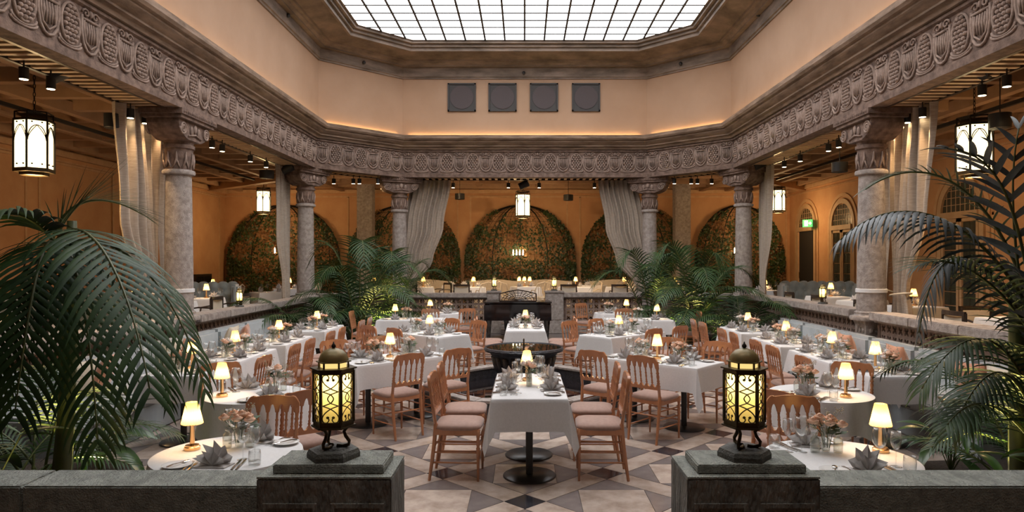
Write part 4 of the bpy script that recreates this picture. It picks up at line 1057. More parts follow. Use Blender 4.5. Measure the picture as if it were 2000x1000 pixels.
# ------------------------------------------------------------------ lanterns
def hexp(r, ph=pi/6): return [(r*cos(ph+k*pi/3), r*sin(ph+k*pi/3)) for k in range(6)]
def lantern_spec():
    b = MB(); b.prism(hexp(.102), 0, .018); b.lathe([(.102, .018), (.094, .034), (.05, .040)], 6, ph=pi/6); slab = b.mesh('base_slab', M['lanternstone'])
    legs = []
    for k in range(3):
        Mx = Matrix.Rotation(k*2*pi/3+pi/2, 4, 'Z'); b = MB()
        b.tube([(.012, 0, .045), (.035, 0, .042), (.058, 0, .048), (.060, 0, .062), (.046, 0, .082), (.040, 0, .100), (.052, 0, .116), (.066, 0, .122)], [.007]*8, 6, Mx); legs.append(('leg', b.mesh('leg', M['bronze'], smooth=True)))
    b = MB(); b.prism(hexp(.086), .122, .128); b.prism(hexp(.078), .128, .140); bot = b.mesh('bottom_plate', M['bronze'])
    b = MB(); b.prism(hexp(.079), .338, .346); b.prism(hexp(.090), .346, .351); tp = b.mesh('top_plate', M['bronze'])
    b = MB(); b.prism(hexp(.064), .140, .338); gl = b.mesh('glass_body', M['lglass'])
    fr_ = []
    R0 = .076; ap = R0*cos(pi/6); half = R0/2
    b = MB()
    for (x, y) in hexp(R0): b.box((x, y, .239), (.012, .012, .20))
    posts = b
    pm = [('corner_post', MB().box((x, y, .239), (.0085, .0085, .20), None).mesh('corner_post', M['bronze'])) for (x, y) in hexp(R0)]
    for k in range(6):
        Mx = Matrix.Rotation(k*pi/3+pi/2, 4, 'Z') @ Matrix.Translation((0, -ap, 0)); b = MB()
        for sg in (-1, 1):
            def cr(P_, n=6):
                out = []
                for i in range(len(P_)-1):
                    p0, p1, p2, p3 = P_[max(0, i-1)], P_[i], P_[i+1], P_[min(len(P_)-1, i+2)]
                    for j in range(n):
                        u = j/n; out.append(tuple(.5*(2*q1+(q2-q0)*u+(2*q0-5*q1+4*q2-q3)*u*u+(3*q1-q0-3*q2+q3)*u**3) for q0, q1, q2, q3 in zip(p0, p1, p2, p3)))
                return out+[P_[-1]]
            heart = [(.009, .885), (.006, .915), (.013, .965), (.026, .955), (.031, .88), (.022, .79), (0, .70), (-.029, .64)]
            oval = [(-.029, .64), (-.010, .605), (.002, .575), (.011, .50), (.002, .425), (-.010, .395), (-.029, .36)]
            for seg_ in (heart, oval, [(x, 1-z) for x, z in heart]):
                b.tube([(sg*x, 0, .142+.194*z) for x, z in cr(seg_)], .0023, 4, Mx)
            for z in (.868, .132): b.ball((sg*.0105, 0, .142+.194*z), (.0062, .003, .0055), 6, 4, Mx)
        for sg in (-1, 1): b.b2(sg*.031-.001, sg*.031+.001, -.002, .002, .142, .336, Mx)
        b.b2(-half, half, -.003, .003, .140, .148, Mx); b.b2(-half, half, -.003, .003, .330, .338, Mx)
        fr_.append(('scroll_panel', b.mesh('scroll_panel', M['bronze'])))
    b = MB(); b.prism(hexp(.050), .351, .372); crn = b.mesh('crown_glass', M['crownglass'])
    cps = [('crown_post', MB().box((x, y, .362), (.006, .006, .024)).mesh('crown_post', M['bronze'])) for (x, y) in hexp(.056)]
    b = MB(); b.prism(hexp(.068), .372, .376); b.lathe([(.058, .376), (.057, .385), (.050, .402), (.036, .416), (.014, .424), (.003, .426)], 12); dm = b.mesh('dome', M['dome'], smooth=35)
    b = MB(); b.lathe([(.004, .424), (.009, .430), (.009, .436), (.004, .442), (.002, .450)], 8); fin = b.mesh('finial', M['iron'], smooth=True)
    return [('base_slab', slab)] + legs + [('bottom_plate', bot), ('glass_body', gl)] + pm + fr_ + [('top_plate', tp), ('crown_glass', crn)] + cps + [('dome', dm, [('finial', fin)])]
LANT = lantern_spec()
for x, sd in ((-.709, 'left'), (.822, 'right')):
    o = spawn('hexagonal_lantern', LANT, 'lit hexagonal bronze lantern with green dome on the %s pedestal' % sd, 'lantern', (x, 2.545, 1.19), R(30)+(.10 if x < 0 else -.16), None, .955)
    lamp_light('lantern_glow', 'POINT', .85, (1.0, .80, .42), (0, 0, .30), o, .02)
def pendant_spec():
    r = .225
    b = MB(); b.prism(hexp(r*.95), 0, .62); gl = b.mesh('glass_body', M['pglass'])
    bars = [('corner_post', MB().box((x, y, .31), (.02, .02, .66)).mesh('corner_post', M['iron'])) for (x, y) in hexp(r)]
    b = MB(); b.prism(hexp(r*1.06), -.05, .0); b.prism(hexp(r*.75), -.09, -.05); bt = b.mesh('bottom_tray', M['bronze'])
    b = MB(); b.prism(hexp(r*1.04), .62, .65)
    for (x, y) in hexp(r*.95): b.box((x, y, .69), (.014, .014, .10))
    b.tube([(r*.95*cos(pi/6+k*pi/3), r*.95*sin(pi/6+k*pi/3), .74) for k in range(6)], .010, 4, closed=True); b.prism(hexp(r*.9), .70, .71); tp = b.mesh('crown', M['iron'])
    sc = []
    for k in range(6):
        Mx = Matrix.Rotation(k*pi/3+pi/2, 4, 'Z') @ Matrix.Translation((0, -r*cos(pi/6), 0)); b = MB()
        for sg in (-1, 1):
            b.tube([(sg*.10*cos(pi*t*.5), 0, .38+.18*sin(pi*t*.5)) for t in [j/8 for j in range(9)]], .006, 4, Mx)
            b.tube([(sg*.10*sin(pi*t*.5), 0, .56-.2*t) for t in [j/8 for j in range(9)]], .005, 4, Mx)
            b.ball((sg*.055, 0, .60), .012, 6, 4, Mx); b.ball((sg*.055, 0, .05), .012, 6, 4, Mx)
        sc.append(('scroll_panel', b.mesh('scroll_panel', M['iron'])))
    return gl, bars, bt, tp, sc
pgl, pbars, pbt, ptp, psc = pendant_spec()
for k, (px, py, d, lab) in enumerate(((67, 330, 9.1, 'large lit hexagonal hanging lantern in the near left gallery'), (515, 413, 21.5, 'small-looking lit hanging lantern in the far left gallery corner'),
        (1021, 421, 20.8, 'lit hexagonal hanging lantern in the middle of the rear gallery'), (1519, 411, 21.5, 'lit hanging lantern in far right gallery beside the curtain'), (1903, 335, 9.4, 'large lit hexagonal hanging lantern behind the right palm'))):
    p = at(px, py, d); hgt = 4.615-(p.z+.74)
    b = MB()
    for j in range(max(2, int(hgt/.055))):
        z = .74+j*.055; a = (j % 2)*pi/2
        b.tube([(.014*cos(t)*cos(a), .014*cos(t)*sin(a), z+.034+.034*sin(t)) for t in [2*pi*q_/8 for q_ in range(8)]], .0055, 4, closed=True)
    b.lathe([(.05, .74+hgt-.03), (.05, .74+hgt)], 10)
    o = spawn('hanging_lantern', [('glass_body', pgl)] + pbars + [('bottom_tray', pbt), ('crown', ptp)] + psc + [('chain', b.mesh('chain', M['iron']))], lab, 'lantern', p, .25)
    lamp_light('pendant_glow', 'POINT', PEND_W, WARM, (0, 0, -.25), o, .15)

# ------------------------------------------------------------------ ceiling spotlights, speakers
b = MB(); b.lathe([(.045, 0), (.05, .0), (.05, .13), (.02, .135)], 14); sp_body = b.mesh('housing', M['spot'], smooth=40)
b = MB(); b.lathe([(.001, -.003), (.042, -.003)], 14, cap=False); sp_lens = b.mesh('lens', M['spotglow'])
b = MB(); b.tube([(0, 0, .13), (0, 0, .22)], .01, 6); sp_stem = b.mesh('stem', M['spot'])
SPOT = [('housing', sp_body, [('lens', sp_lens)]), ('stem', sp_stem)]
NTH = ('first', 'second', 'third', 'fourth', 'fifth', 'sixth', 'seventh', 'eighth', 'ninth', 'tenth', 'eleventh', 'twelfth', 'thirteenth')
def spots(px_list, side, fn, tgt, pw=1.0, col=(1.0, .66, .34)):
    for k, px in enumerate(px_list):
        p = fn(px); z = ZF-.20
        o = spawn('ceiling_spotlight', SPOT, 'black cylinder spotlight under the %s beam, %s from its left end' % (side, NTH[k]), 'spotlight', (p[0], p[1], z), 0, 'cylinder ceiling spotlights')
        l = lamp_light('spot_beam', 'SPOT', SPOT_W*pw, col, (0, 0, -.01), o, .04, 75)
        d = Vector(tgt(p, k)) - Vector((p[0], p[1], z)); l.rotation_euler = d.to_track_quat('-Z', 'Y').to_euler()
XG = AX+.30
spots((43, 96, 252, 281, 310, 412, 432, 487, 518), 'left', lambda px: (CX-XG, XG*FOC/(VX-px)), lambda p, k: (p[0]+1.0, p[1]-.3, 0) if k in (2, 3, 4) else (XL if k % 2 else p[0]-1.2, p[1]+.3, 2.2 if k % 2 else .9))
spots((1530, 1561, 1616, 1636, 1739, 1769, 1799, 1915, 1963), 'right', lambda px: (CX+XG, XG*FOC/(px-VX)), lambda p, k: (p[0]-1.0, p[1]-.3, 0) if k in (4, 5, 6) else (XR if k % 2 else p[0]+1.2, p[1]+.3, 2.2 if k % 2 else .9))
YG = YC+AY+.42
spots((829, 858, 885, 993, 1053, 1161, 1192, 1223), 'rear', lambda px: ((px-VX)*YG/FOC, YG), lambda p, k: (p[0], YB, 2.0) if k in (1, 4) else (p[0], p[1]+1.5, .9), 1.7)
spots((652, 690, 702, 738), 'rear left corner', lambda px: ((px-VX)*17.9/FOC, 17.9), lambda p, k: (p[0]-2.5, 23.5, 2.0), .6)
spots((1317, 1350, 1362, 1390), 'rear right corner', lambda px: ((px-VX)*17.9/FOC, 17.9), lambda p, k: (p[0]+2.5, 23.5, 2.0), .6)
spots((300, 800, 1250, 1750), 'front', lambda px: ((px-VX)*2.1/1000, 2.0), lambda p, k: (p[0]*.8, 2.5, .6), .3, (1.0, .95, .88))  # out-of-view row added to brighten the parapet face
def black_box(px, py, d, w, h, lab, round_=True):
    p = at(px, py, d); b = MB()
    if round_: b.lathe([(w*.9, -h), (w, -h+.01), (w, h), (w*.5, h+.01)], 20)
    else: b.b2(-w, w, -w, w, -h, h)
    bd = b.mesh('housing', M['spot'], smooth=40); b = MB(); b.tube([(0, 0, h), (0, 0, 4.615-p.z)], .008, 5)
    spawn('hanging_speaker', [('housing', bd), ('rod', b.mesh('rod', M['spot']))], lab, 'speaker', p)
black_box(220, 237, 9.6, .11, .10, 'black drum speaker hanging left of the near left curtain')
black_box(521, 341, 15.5, .16, .09, 'black drum speaker hanging above the far left lantern')
black_box(898, 384, 21.0, .15, .09, 'black drum speaker hanging left of the rear lantern')
black_box(1110, 386, 21.0, .15, .09, 'black drum speaker hanging right of the rear lantern')
black_box(1953, 237, 9.0, .13, .10, 'black drum speaker hanging near the top right lantern')
black_box(1640, 327, 12.5, .14, .09, 'black drum speaker hanging right of the far right curtain')
for (px, py, sd, d) in ((118, 140, 'near left', 8.3), (1935, 133, 'near right', 8.3), (563, 329, 'far left', 16.0), (1483, 321, 'far right', 16.0), (1023, 361, 'middle rear', 18.95)):
    p = at(px, py, d); b = MB()
    b.lathe([(.09, -.14), (.10, -.13), (.10, .13), (.07, .14)], 16, M=Matrix.Rotation(R(65), 4, 'Y')); h = b.mesh('housing', M['spot'], smooth=40)
    b = MB(); b.tube([(0, 0, .05), (0, 0, ZF-p.z)], .012, 6); spawn('stage_spotlight', [('housing', h), ('bracket', b.mesh('bracket', M['spot']))], 'chunky black stage spotlight under the %s part of the beams' % sd, 'spotlight', p)
for sd, y0, y1 in (('left', 8.0, 20), ('right', 8.0, 20)):
    x = -7.9 if sd == 'left' else 7.4; b = MB(); b.b2(x-.025, x+.025, y0, y1, 4.28, 4.34); tag(link('light_track', b.mesh('light_track', M['spot'])), 'long black lighting track under the %s gallery ceiling' % sd, 'track')
# ------------------------------------------------------------------ arched openings in the right gallery wall
def arch_pts(w, zs, n=14): return [(w*cos(pi*k/n), zs+w*sin(pi*k/n)) for k in range(n+1)]
def arched(name, yc, w, zb, zs, lab, cat, door=False):
    root = tag(link(name, None, None, (XR, yc, 0)), lab, cat, None, 'structure')
    Mx = Matrix(((0, 0, -1, 0), (1, 0, 0, 0), (0, 1, 0, 0), (0, 0, 0, 1)))       # (y, z, out) -> wall
    for (r0_, r1_, d, nm, m) in ((w+.32, w+.22, .03, 'outer_moulding', 'plaster_trim'), (w+.16, w+.02, .05, 'surround', 'frame_wood')):
        b = MB(); A_ = [(r0_, zb)]+arch_pts(r0_, zs)+[(-r0_, zb)]; B_ = [(r1_, zb)]+arch_pts(r1_, zs)+[(-r1_, zb)]
        b.grid([[(*p, 0) for p in A_], [(*p, d) for p in A_], [(*p, d) for p in B_], [(*p, 0) for p in B_]], M=Mx); link(nm, b.mesh(nm, M[m]), root)
    b = MB(); b.prism(arch_pts(w, zs), .005, .012, Mx); lu = link('lunette_glass', b.mesh('lunette_glass', M['pane']), root)
    for k in range(-3, 4):
        x = k*w/4; h = sqrt(max(0, w*w-x*x)); b = MB(); b.b2(x-.008, x+.008, zs, zs+h, .012, .02, Mx); link('glazing_bar', b.mesh('glazing_bar', M['frame_wood']), lu)
    for k in range(1, 4):
        z = k*w/4; h = sqrt(max(0, w*w-z*z)); b = MB(); b.b2(-h, h, zs+z-.006, zs+z+.006, .012, .02, Mx); link('glazing_bar', b.mesh('glazing_bar', M['frame_wood']), lu)
    b = MB(); b.b2(-w-.02, w+.02, zs-.14, zs, 0, .09, Mx); link('transom', b.mesh('transom', M['frame_wood']), root)
    if door:
        b = MB(); b.b2(-w+.06, w-.06, zb, zs-.14, .005, .03, Mx); d_ = link('door_leaf', b.mesh('door_leaf', M['speakframe']), root)
        b = MB(); b.tube([(w-.14, zb+.95, .03), (w-.14, zb+.95, .07), (w-.14, zb+1.15, .07)], .012, 6, Mx); link('handle', b.mesh('handle', M['brass']), d_)
    else:
        for s in (-1, 1):
            b = MB(); x0, x1 = (-w, -.02) if s < 0 else (.02, w)
            for (a0, a1, z0, z1) in ((x0, x0+.07, zb, zs-.14), (x1-.07, x1, zb, zs-.14), (x0, x1, zb, zb+.25), (x0, x1, zs-.22, zs-.14)): b.b2(a0, a1, z0, z1, 0, .05, Mx)
            cs = link('casement', b.mesh('casement', M['frame_wood']), root); nr = 7
            for k in range(nr):
                for j in range(2):
                    z0 = zb+.25+(zs-.47-zb)*k/nr; z1 = zb+.25+(zs-.47-zb)*(k+1)/nr; xa = x0+.07+(x1-x0-.14)*j/2; xb = x0+.07+(x1-x0-.14)*(j+1)/2
                    b = MB(); b.b2(xa+.008, xb-.008, z0+.01, z1-.01, .006, .016, Mx); link('pane', b.mesh('pane', M['pane']), cs)
    return root
arched('door_1', 22.55, .60, FL, 3.05, 'dark door under a glazed arch in the right gallery', 'door', True)
arched('window_1', 20.0, .62, FL, 2.98, 'tall arched casement window beside the dark screen', 'window')
arched('window_2', 14.6, .62, FL, 2.98, 'arched window behind the right palm and curtain', 'window')
arched('window_3', 10.6, .62, FL, 2.98, 'arched window in the near right gallery behind fronds', 'window')
p = at(1549, 437, 22.0)
b = MB(); b.b2(-.16, .16, -.03, 0, -.12, .12); sg = b.mesh('sign_box', M['exit'])
b = MB(); b.b2(-.10, .02, -.034, -.03, -.09, .09); drw = b.mesh('door_symbol', M['exitw']); b = MB(); b.prism([(.04, -.02), (.08, -.02), (.08, -.06), (.14, 0), (.08, .06), (.08, .02), (.04, .02)], .03, .034, Matrix.Rotation(pi/2, 4, 'X')); arw = b.mesh('arrow_symbol', M['exitw'])
spawn('exit_sign', [('sign_box', sg), ('bracket', MB().b2(-.02, .02, 0, .5, .10, .12).mesh('bracket', M['spot'])), ('door_symbol', drw), ('arrow_symbol', arw)], 'small green lit emergency exit sign beside the arched door', 'sign', (XR-.30, 21.75, p.z), R(-48))
b = MB(); A_ = [(.55, FL)]+[(.55*cos(pi*k/12) if abs(cos(pi*k/12)) < .95 else math.copysign(.55, cos(pi*k/12)), 2.2+.35*sin(pi*k/12)) for k in range(13)]+[(-.55, FL)]
Mx = Matrix(((0, 0, -1, 0), (1, 0, 0, 0), (0, 1, 0, 0), (0, 0, 0, 1)))
b.prism(A_, 0, .04, Mx); pnl = b.mesh('panel', M['mirror']); b = MB(); b.tube([(-.02, p_[0], p_[1]) for p_ in A_], .03, 6); rim = b.mesh('rim', M['darkwood'])
spawn('folding_screen', [('panel', pnl), ('rim', rim)], 'dark round-topped panel standing against the right gallery wall', 'screen', (XR-.1, 18.1, 0))
b = MB(); b.b2(0, .12, -.55, .55, FL, 1.5); bd = b.mesh('body', M['darkwood']); ls = []
for k in range(9): ls.append(('slat', MB().b2(.12, .135, -.5+k*.115, -.44+k*.115, FL+.08, 1.43).mesh('slat', M['iron'])))
spawn('radiator_cover', [('body', bd)] + ls, 'dark grille radiator cover low on the left gallery wall', 'radiator', (XL+.03, 22.1, 0))

# ------------------------------------------------------------------ ivy trellises on the rear wall
def trellis(xc, lab, seed, dens=1.0, a=1.93):
    b_, c, z0 = .55, 1.92, 1.95; r = random.Random(seed)
    root = tag(link('arched_trellis', None, None, (xc, YB-.12, 0)), lab, 'trellis')
    def pt(psi, t):                        # t 0..1 dome, >1 straight wall below
        if t <= 1: s_, z = sin(t*pi/2), z0+c*cos(t*pi/2)
        else: s_, z = 1, z0-(t-1)*(z0-FL)
        return Vector((a*cos(psi)*s_, -b_*sin(psi)*s_, z))
    for k in range(7):
        b = MB(); b.tube([pt(pi*k/6, t/8) for t in range(17)], .032 if k in (0, 6) else .022, 6); link('rib', b.mesh('rib', M['iron']), root)
    b = MB()
    for k in range(1, 24):
        if k % 4: b.tube([pt(pi*k/24, .12+t*.11) for t in range(17)], .0065, 3)
    for t in [j*.085 for j in range(2, 24)]: b.tube([pt(pi*k/16, t) for k in range(17)], .0065, 3)
    w = link('wire_mesh', b.mesh('wire_mesh', M['iron']), root); w['kind'] = 'stuff'
    A_ = MB(); B_ = MB()
    for k in range(int(7600*dens)):
        psi = r.random()*pi; t = .28+1.65*r.random()**.8
        edge = .66+.16*sin(psi*5+seed)+.12*sin(psi*13+seed)-.20*abs(cos(psi))
        if t < edge*(.85 if r.random() < .9 else .6): continue
        p = pt(psi, t)+Vector((r.uniform(-.05, .05), -.10*r.random(), r.uniform(-.05, .05)))
        s_ = r.uniform(.028, .055); d1 = Vector((r.uniform(-1, 1), r.uniform(-.6, .2), r.uniform(-1, 1))).normalized(); d2 = d1.cross(Vector((r.uniform(-.4, .4), -1, r.uniform(-.4, .4)))).normalized()
        T = B_ if (sin(p.x*4.1+seed)*sin(p.z*5.3+2*seed)+r.uniform(-.6, .6)) > .42 else A_
        T.add([p-d1*s_, p+d2*s_*.7, p+d1*s_*1.1, p-d2*s_*.7], [(0, 1, 2, 3)])
    for T, nm, m in ((A_, 'ivy_leaves', 'ivy'), (B_, 'dry_ivy_leaves', 'ivyo')):
        o = link(nm, T.mesh(nm, M[m], fix=False), root); o['kind'] = 'stuff'
for k, (px, lab) in enumerate(((552, 'ivy-covered arched wire trellis in the far left corner'), (788, 'ivy-covered arched wire trellis left of centre on the rear wall'), (1016, 'ivy-covered arched wire trellis in the middle of the rear wall'),
                               (1243, 'ivy-covered arched wire trellis right of centre on the rear wall'), (1447, 'ivy-covered arched wire trellis in the far right corner'))):
    trellis((px-VX)*23.7/FOC, lab, k+1, 1.0, (1.93, 1.93, 1.9, 1.86, 1.52)[k])
p = at(1012, 492, 23.1); b = MB(); b.b2(-.21, .21, -.02, .02, -.14, -.11); b.tube([(0, 0, -.12), (0, .1, -.2), (0, .25, -.15)], .012, 5); ar = b.mesh('arm', M['iron'])
cds = [('candle', MB().lathe([(.018, -.11), (.018, .0), (.008, .06), (.002, .08)], 8, ((k-1.5)*.11, 0, 0)).mesh('candle', M['bulb'], smooth=True)) for k in range(4)]
spawn('candle_sconce', [('arm', ar)] + cds, 'four-candle lit sconce in the ivy of the middle trellis', 'sconce', p)
for px, sd in ((540, 'far left'), (1438, 'far right')):
    p = at(px, 488, 23.1); spawn('candle_sconce', [('candle', cds[1][1]), ('arm', MB().tube([(-.05, 0, -.11), (-.05, .15, -.16), (-.05, .25, -.12)], .012, 5).mesh('arm', M['iron']))], 'single lit candle sconce in the ivy at %s' % sd, 'sconce', p)

# ------------------------------------------------------------------ gallery furniture (floor at FL)
def dark_chair():
    fr_ = [('leg', MB().box((sx*.2, sy*.2, .22), (.035, .035, .44)).mesh('leg', M['darkwood'])) for sx in (-1, 1) for sy in (-1, 1)]
    b = MB(); b.b2(-.23, .23, -.23, .23, .42, .50); st_ = b.mesh('seat', M['creamfab'], bevel=.02)
    b = MB(); b.b2(-.20, .20, -.245, -.205, .52, .80); pd = b.mesh('back_pad', M['creamfab'], bevel=.012)
    b = MB(); b.b2(-.235, -.20, -.25, -.20, .44, .84); b.b2(.20, .235, -.25, -.20, .44, .84)
    b.grid([[(-.24+.48*k/10, -.215-.05*(1-(k/5-1)**2), z) for k in range(11)] for z in (.80, .86)] + [[(-.24+.48*k/10, -.245-.05*(1-(k/5-1)**2), z) for k in range(11)] for z in (.86, .80)]); bf = b.mesh('back_frame', M['darkwood'])
    arms = []
    for s in (-1, 1):
        b = MB(); b.tube([(s*.235, -.22, .66), (s*.25, 0, .67), (s*.24, .18, .64), (s*.22, .2, .48)], .016, 6); arms.append(('armrest', b.mesh('armrest', M['darkwood'])))
    return [('seat', st_), ('back_pad', pd), ('back_frame', bf)] + arms + fr_
def rattan_chair():
    b = MB(); b.lathe([(.21, .44), (.22, .46), (.20, .48)], 18); st_ = b.mesh('seat', M['creamfab'])
    b = MB()
    b.tube([(-.20, -.12, .46), (-.25, -.17, .66), (-.20, -.24, .86), (0, -.27, .92), (.20, -.24, .86), (.25, -.17, .66), (.20, -.12, .46)], .016, 6); hp = b.mesh('hoop', M['rattan'], smooth=True)
    b = MB()
    for k in range(7):
        x = (k-3)*.055; b.tube([(x*.8, -.18, .47), (x*1.15, -.25, .88-.02*abs(k-3))], .008, 5)
    sp_ = b.mesh('back_canes', M['rattan'])
    am = [('armrest', MB().tube([(s*.24, -.17, .68), (s*.28, 0, .68), (s*.26, .14, .62), (s*.2, .16, .46)], .014, 6).mesh('armrest', M['rattan'])) for s in (-1, 1)]
    lg = [('leg', MB().tube([(sx*.16, sy*.15, .45), (sx*.2, sy*.2, 0)], .014, 6).mesh('leg', M['rattan'])) for sx in (-1, 1) for sy in (-1, 1)]
    return [('seat', st_), ('hoop', hp), ('back_canes', sp_)] + am + lg
DARKC, RATC = dark_chair(), rattan_chair()
def sofa_spec(wd, m):
    n = max(3, round(wd/.22)); W_ = M[m]
    b = MB(); b.b2(-wd/2, wd/2, -.35, .35, .0, .30); bs = b.mesh('base', W_, bevel=.02)
    b = MB(); b.b2(-wd/2+.13, wd/2-.13, -.22, .36, .30, .46); st_ = b.mesh('seat_cushion', W_, bevel=.04, smooth=60)
    rows = []
    for v in range(13):
        z = .40+.60*v/12; row = []
        for u in range(n*6+1):
            x = -wd/2+wd*u/(n*6); bul = abs(sin(pi*u/6))**.6; zz = z + (.045*bul if v == 12 else .04*bul*v/12); tuft = .05*abs(sin(pi*u/6+pi/2*(int(v/4) % 2)))**.7*abs(sin(pi*v/4))**.5
            row.append((x, -.17+tuft-.06*v/12, zz))
        rows.append(row)
    rows.append([(x, -.36, z-.02) for x, y, z in rows[-1]]); rows.append([(x, -.36, .2) for x, y, z in rows[0]])
    b = MB(); b.grid(rows); bk = b.mesh('tufted_back', W_, smooth=True)
    bt = MB()
    for r_ in range(3):
        for k in range(n - (r_ % 2)): bt.ball((-wd/2+wd*(k+.5+.5*(r_ % 2))/n, -.16, .53+r_*.15), .014, 6, 4)
    arms = []
    for s in (-1, 1):
        b = MB(); b.b2(s*wd/2-.07, s*wd/2+.07, -.36, .30, .06, .98); arms.append(('arm', b.mesh('arm', W_, bevel=.05, smooth=60)))
    return [('base', bs), ('seat_cushion', st_), ('tufted_back', bk, [('button_row', bt.mesh('button_row', W_))])] + arms
SOFA = sofa_spec(1.7, 'velvet2')
def sofa(x, y, rz, lab): spawn('tufted_sofa', SOFA, lab, 'sofa', (x, y, FL), rz)
sofa(-7.55, 15.75, R(195), 'tufted blue-grey sofa in the left gallery past the column')
sofa(-6.95, 10.45, R(185), 'tufted blue-grey sofa in the left gallery behind the palm')
sofa(7.1, 16.35, R(172), 'tufted blue-grey sofa in the right gallery with cream napkins ahead')
# banquette against the trellises
for k, (x, sd) in enumerate(((-4.1, 'left'), (-.1, 'middle'), (3.9, 'right'))):
    b = MB(); b.b2(-1.7, 1.7, -.3, .3, .0, .42); bs = b.mesh('base', M['creamfab'], bevel=.03); b = MB()
    rows = [[(-1.7+3.4*u/40, -.02-.1*(z > .5), FL*0+z+.06*sin(pi*u/20)**2*(z > .5)) for u in range(41)] for z in (.4, .62, .85)]
    b.grid(rows); b.grid([[(x_, y_+.22, z_) for x_, y_, z_ in r_] for r_ in rows]); bk = b.mesh('backrest', M['creamfab'], smooth=True)
    spawn('curved_banquette', [('base', bs), ('backrest', bk)], 'cream upholstered bench against the %s rear trellis' % sd, 'bench', (x, 22.75, FL))
GT = cloth_rect(.36, .36, .30, 3); GZ = FL+TZ
def gallery_table(x, y, where, chairs, lamp=True, k=0):
    spawn('dining_table', TSQ, 'pedestal table under the cloth of ' + where, 'table', (x, y, FL), .1*k, 'gallery pedestal tables')
    spawn('tablecloth', GT, 'white cloth on ' + where, 'tablecloth', (x, y, FL), .1*k, 'gallery tablecloths')
    if lamp: table_lamp(x+.05, y+.08, GZ, where)
    for j, (dx, dy, w_) in enumerate(((-.18, -.12, 'front'), (.18, .15, 'rear'))):
        spawn('napkin', NAPK[(k+j) % 3], 'grey napkin at the %s place on %s' % (w_, where), 'napkin', (x+dx, y+dy, GZ), .3*k+pi*0, 'gallery napkins')
        spawn('wine_glass', WINE_1, 'large wine glass at the %s place on %s' % (w_, where), 'wine glass', (x+dx+.16, y+dy*.6, GZ), 0, 'gallery wine glasses')
        spawn('wine_glass', SLIM_1, 'slim wine glass at the %s place on %s' % (w_, where), 'wine glass', (x+dx+.05, y+dy*1.5+.05*j, GZ), 0, 'gallery wine glasses')
    for j, (dx, dy, face, kd) in enumerate(chairs):
        nm, sp_, ds = ('armchair', DARKC, 'dark wooden armchair with cream back') if kd == 'd' else ('rattan_chair', RATC, 'pale hoop-back rattan chair')
        spawn(nm, sp_, '%s, %s at %s' % (ds, ('near side', 'far side', 'inner side', 'outer side')[j], where), 'chair', (x+dx, y+dy, FL), R(face)-pi/2, 'gallery chairs')
D_ = lambda: [(0, -.62, 90, 'd'), (0, .62, -90, 'd')]
LC = (.66, 0, 180, 'd'); RC = (-.66, 0, 0, 'd')
gallery_table(-6.62, 11.45, 'left gallery table at the near column', [LC], True, 6)
gallery_table(-6.62, 12.75, 'first left gallery table', [LC, (-.66, .1, 0, 'd')], True, 1)
gallery_table(-6.62, 14.05, 'second left gallery table', [LC, (-.66, 0, 0, 'd')], True, 2)
gallery_table(-6.30, 16.9, 'left gallery table at the far column', [(.66, .2, 180, 'd')], False, 7)
gallery_table(-8.1, 17.6, 'far left gallery table', [(.62, -.1, 180, 'r'), (-.1, -.66, 90, 'r')], True, 3)
gallery_table(-6.6, 19.0, 'left corner gallery table', [(.66, .0, 180, 'r')], True, 4)
gallery_table(-6.62, 8.4, 'near left gallery table', [LC], True, 5)
gallery_table(6.62, 14.75, 'second right gallery table', [RC, (.66, -.1, 180, 'd')], True, 1)
gallery_table(6.62, 13.35, 'right gallery table against the rail', [RC, (.66, .1, 180, 'd')], True, 8)
gallery_table(6.62, 11.6, 'first right gallery table', [RC], True, 2)
gallery_table(6.62, 9.1, 'near right gallery table', [RC, (.0, .68, -90, 'd'), (.68, .0, 180, 'd')], True, 3)
gallery_table(8.2, 10.6, 'right gallery table by the wall', [(-.5, -.52, 45, 'd'), (.66, .2, 200, 'd')], True, 4)
gallery_table(6.62, 7.5, 'nearest right gallery table', [RC], True, 5)
gallery_table(6.3, 17.9, 'right gallery table at the far column', [(.68, -.2, 180, 'r')], True, 9)
gallery_table(-3.8, 21.75, 'left table along the rear bench', [], True, 10)
gallery_table(-2.1, 21.75, 'second table along the rear bench', [], False, 11)
gallery_table(2.2, 21.75, 'third table along the rear bench', [], False, 12)
gallery_table(3.9, 21.75, 'right table along the rear bench', [], True, 13)
for k, (x, y, kd) in enumerate(((-4.55, 20.4, 'd'), (-3.05, 20.3, 'd'), (-1.55, 20.3, 'r'), (.05, 20.5, 'r'), (1.5, 20.3, 'd'), (2.95, 20.3, 'd'), (4.5, 20.4, 'd'))):
    wd = ('first', 'second', 'third', 'fourth', 'fifth', 'sixth', 'last')[k]
    gallery_table(x, y, '%s rear gallery table from left' % wd, [(-.22 if k != 3 else -.75, -.64, 90, 'd' if k != 3 else 'r'), (.55, .35, 215, 'r' if k % 2 == 0 or kd == 'r' else 'd')] + ([(.45, -.62, 110, 'r')] if kd == 'r' else []), k != 3, k)
for k, (dx, sd) in enumerate(((-.16, 'left'), (0, 'middle'), (.16, 'right'))): table_lamp(.02+dx, 20.75, GZ, 'fourth rear gallery table, %s of three' % sd)
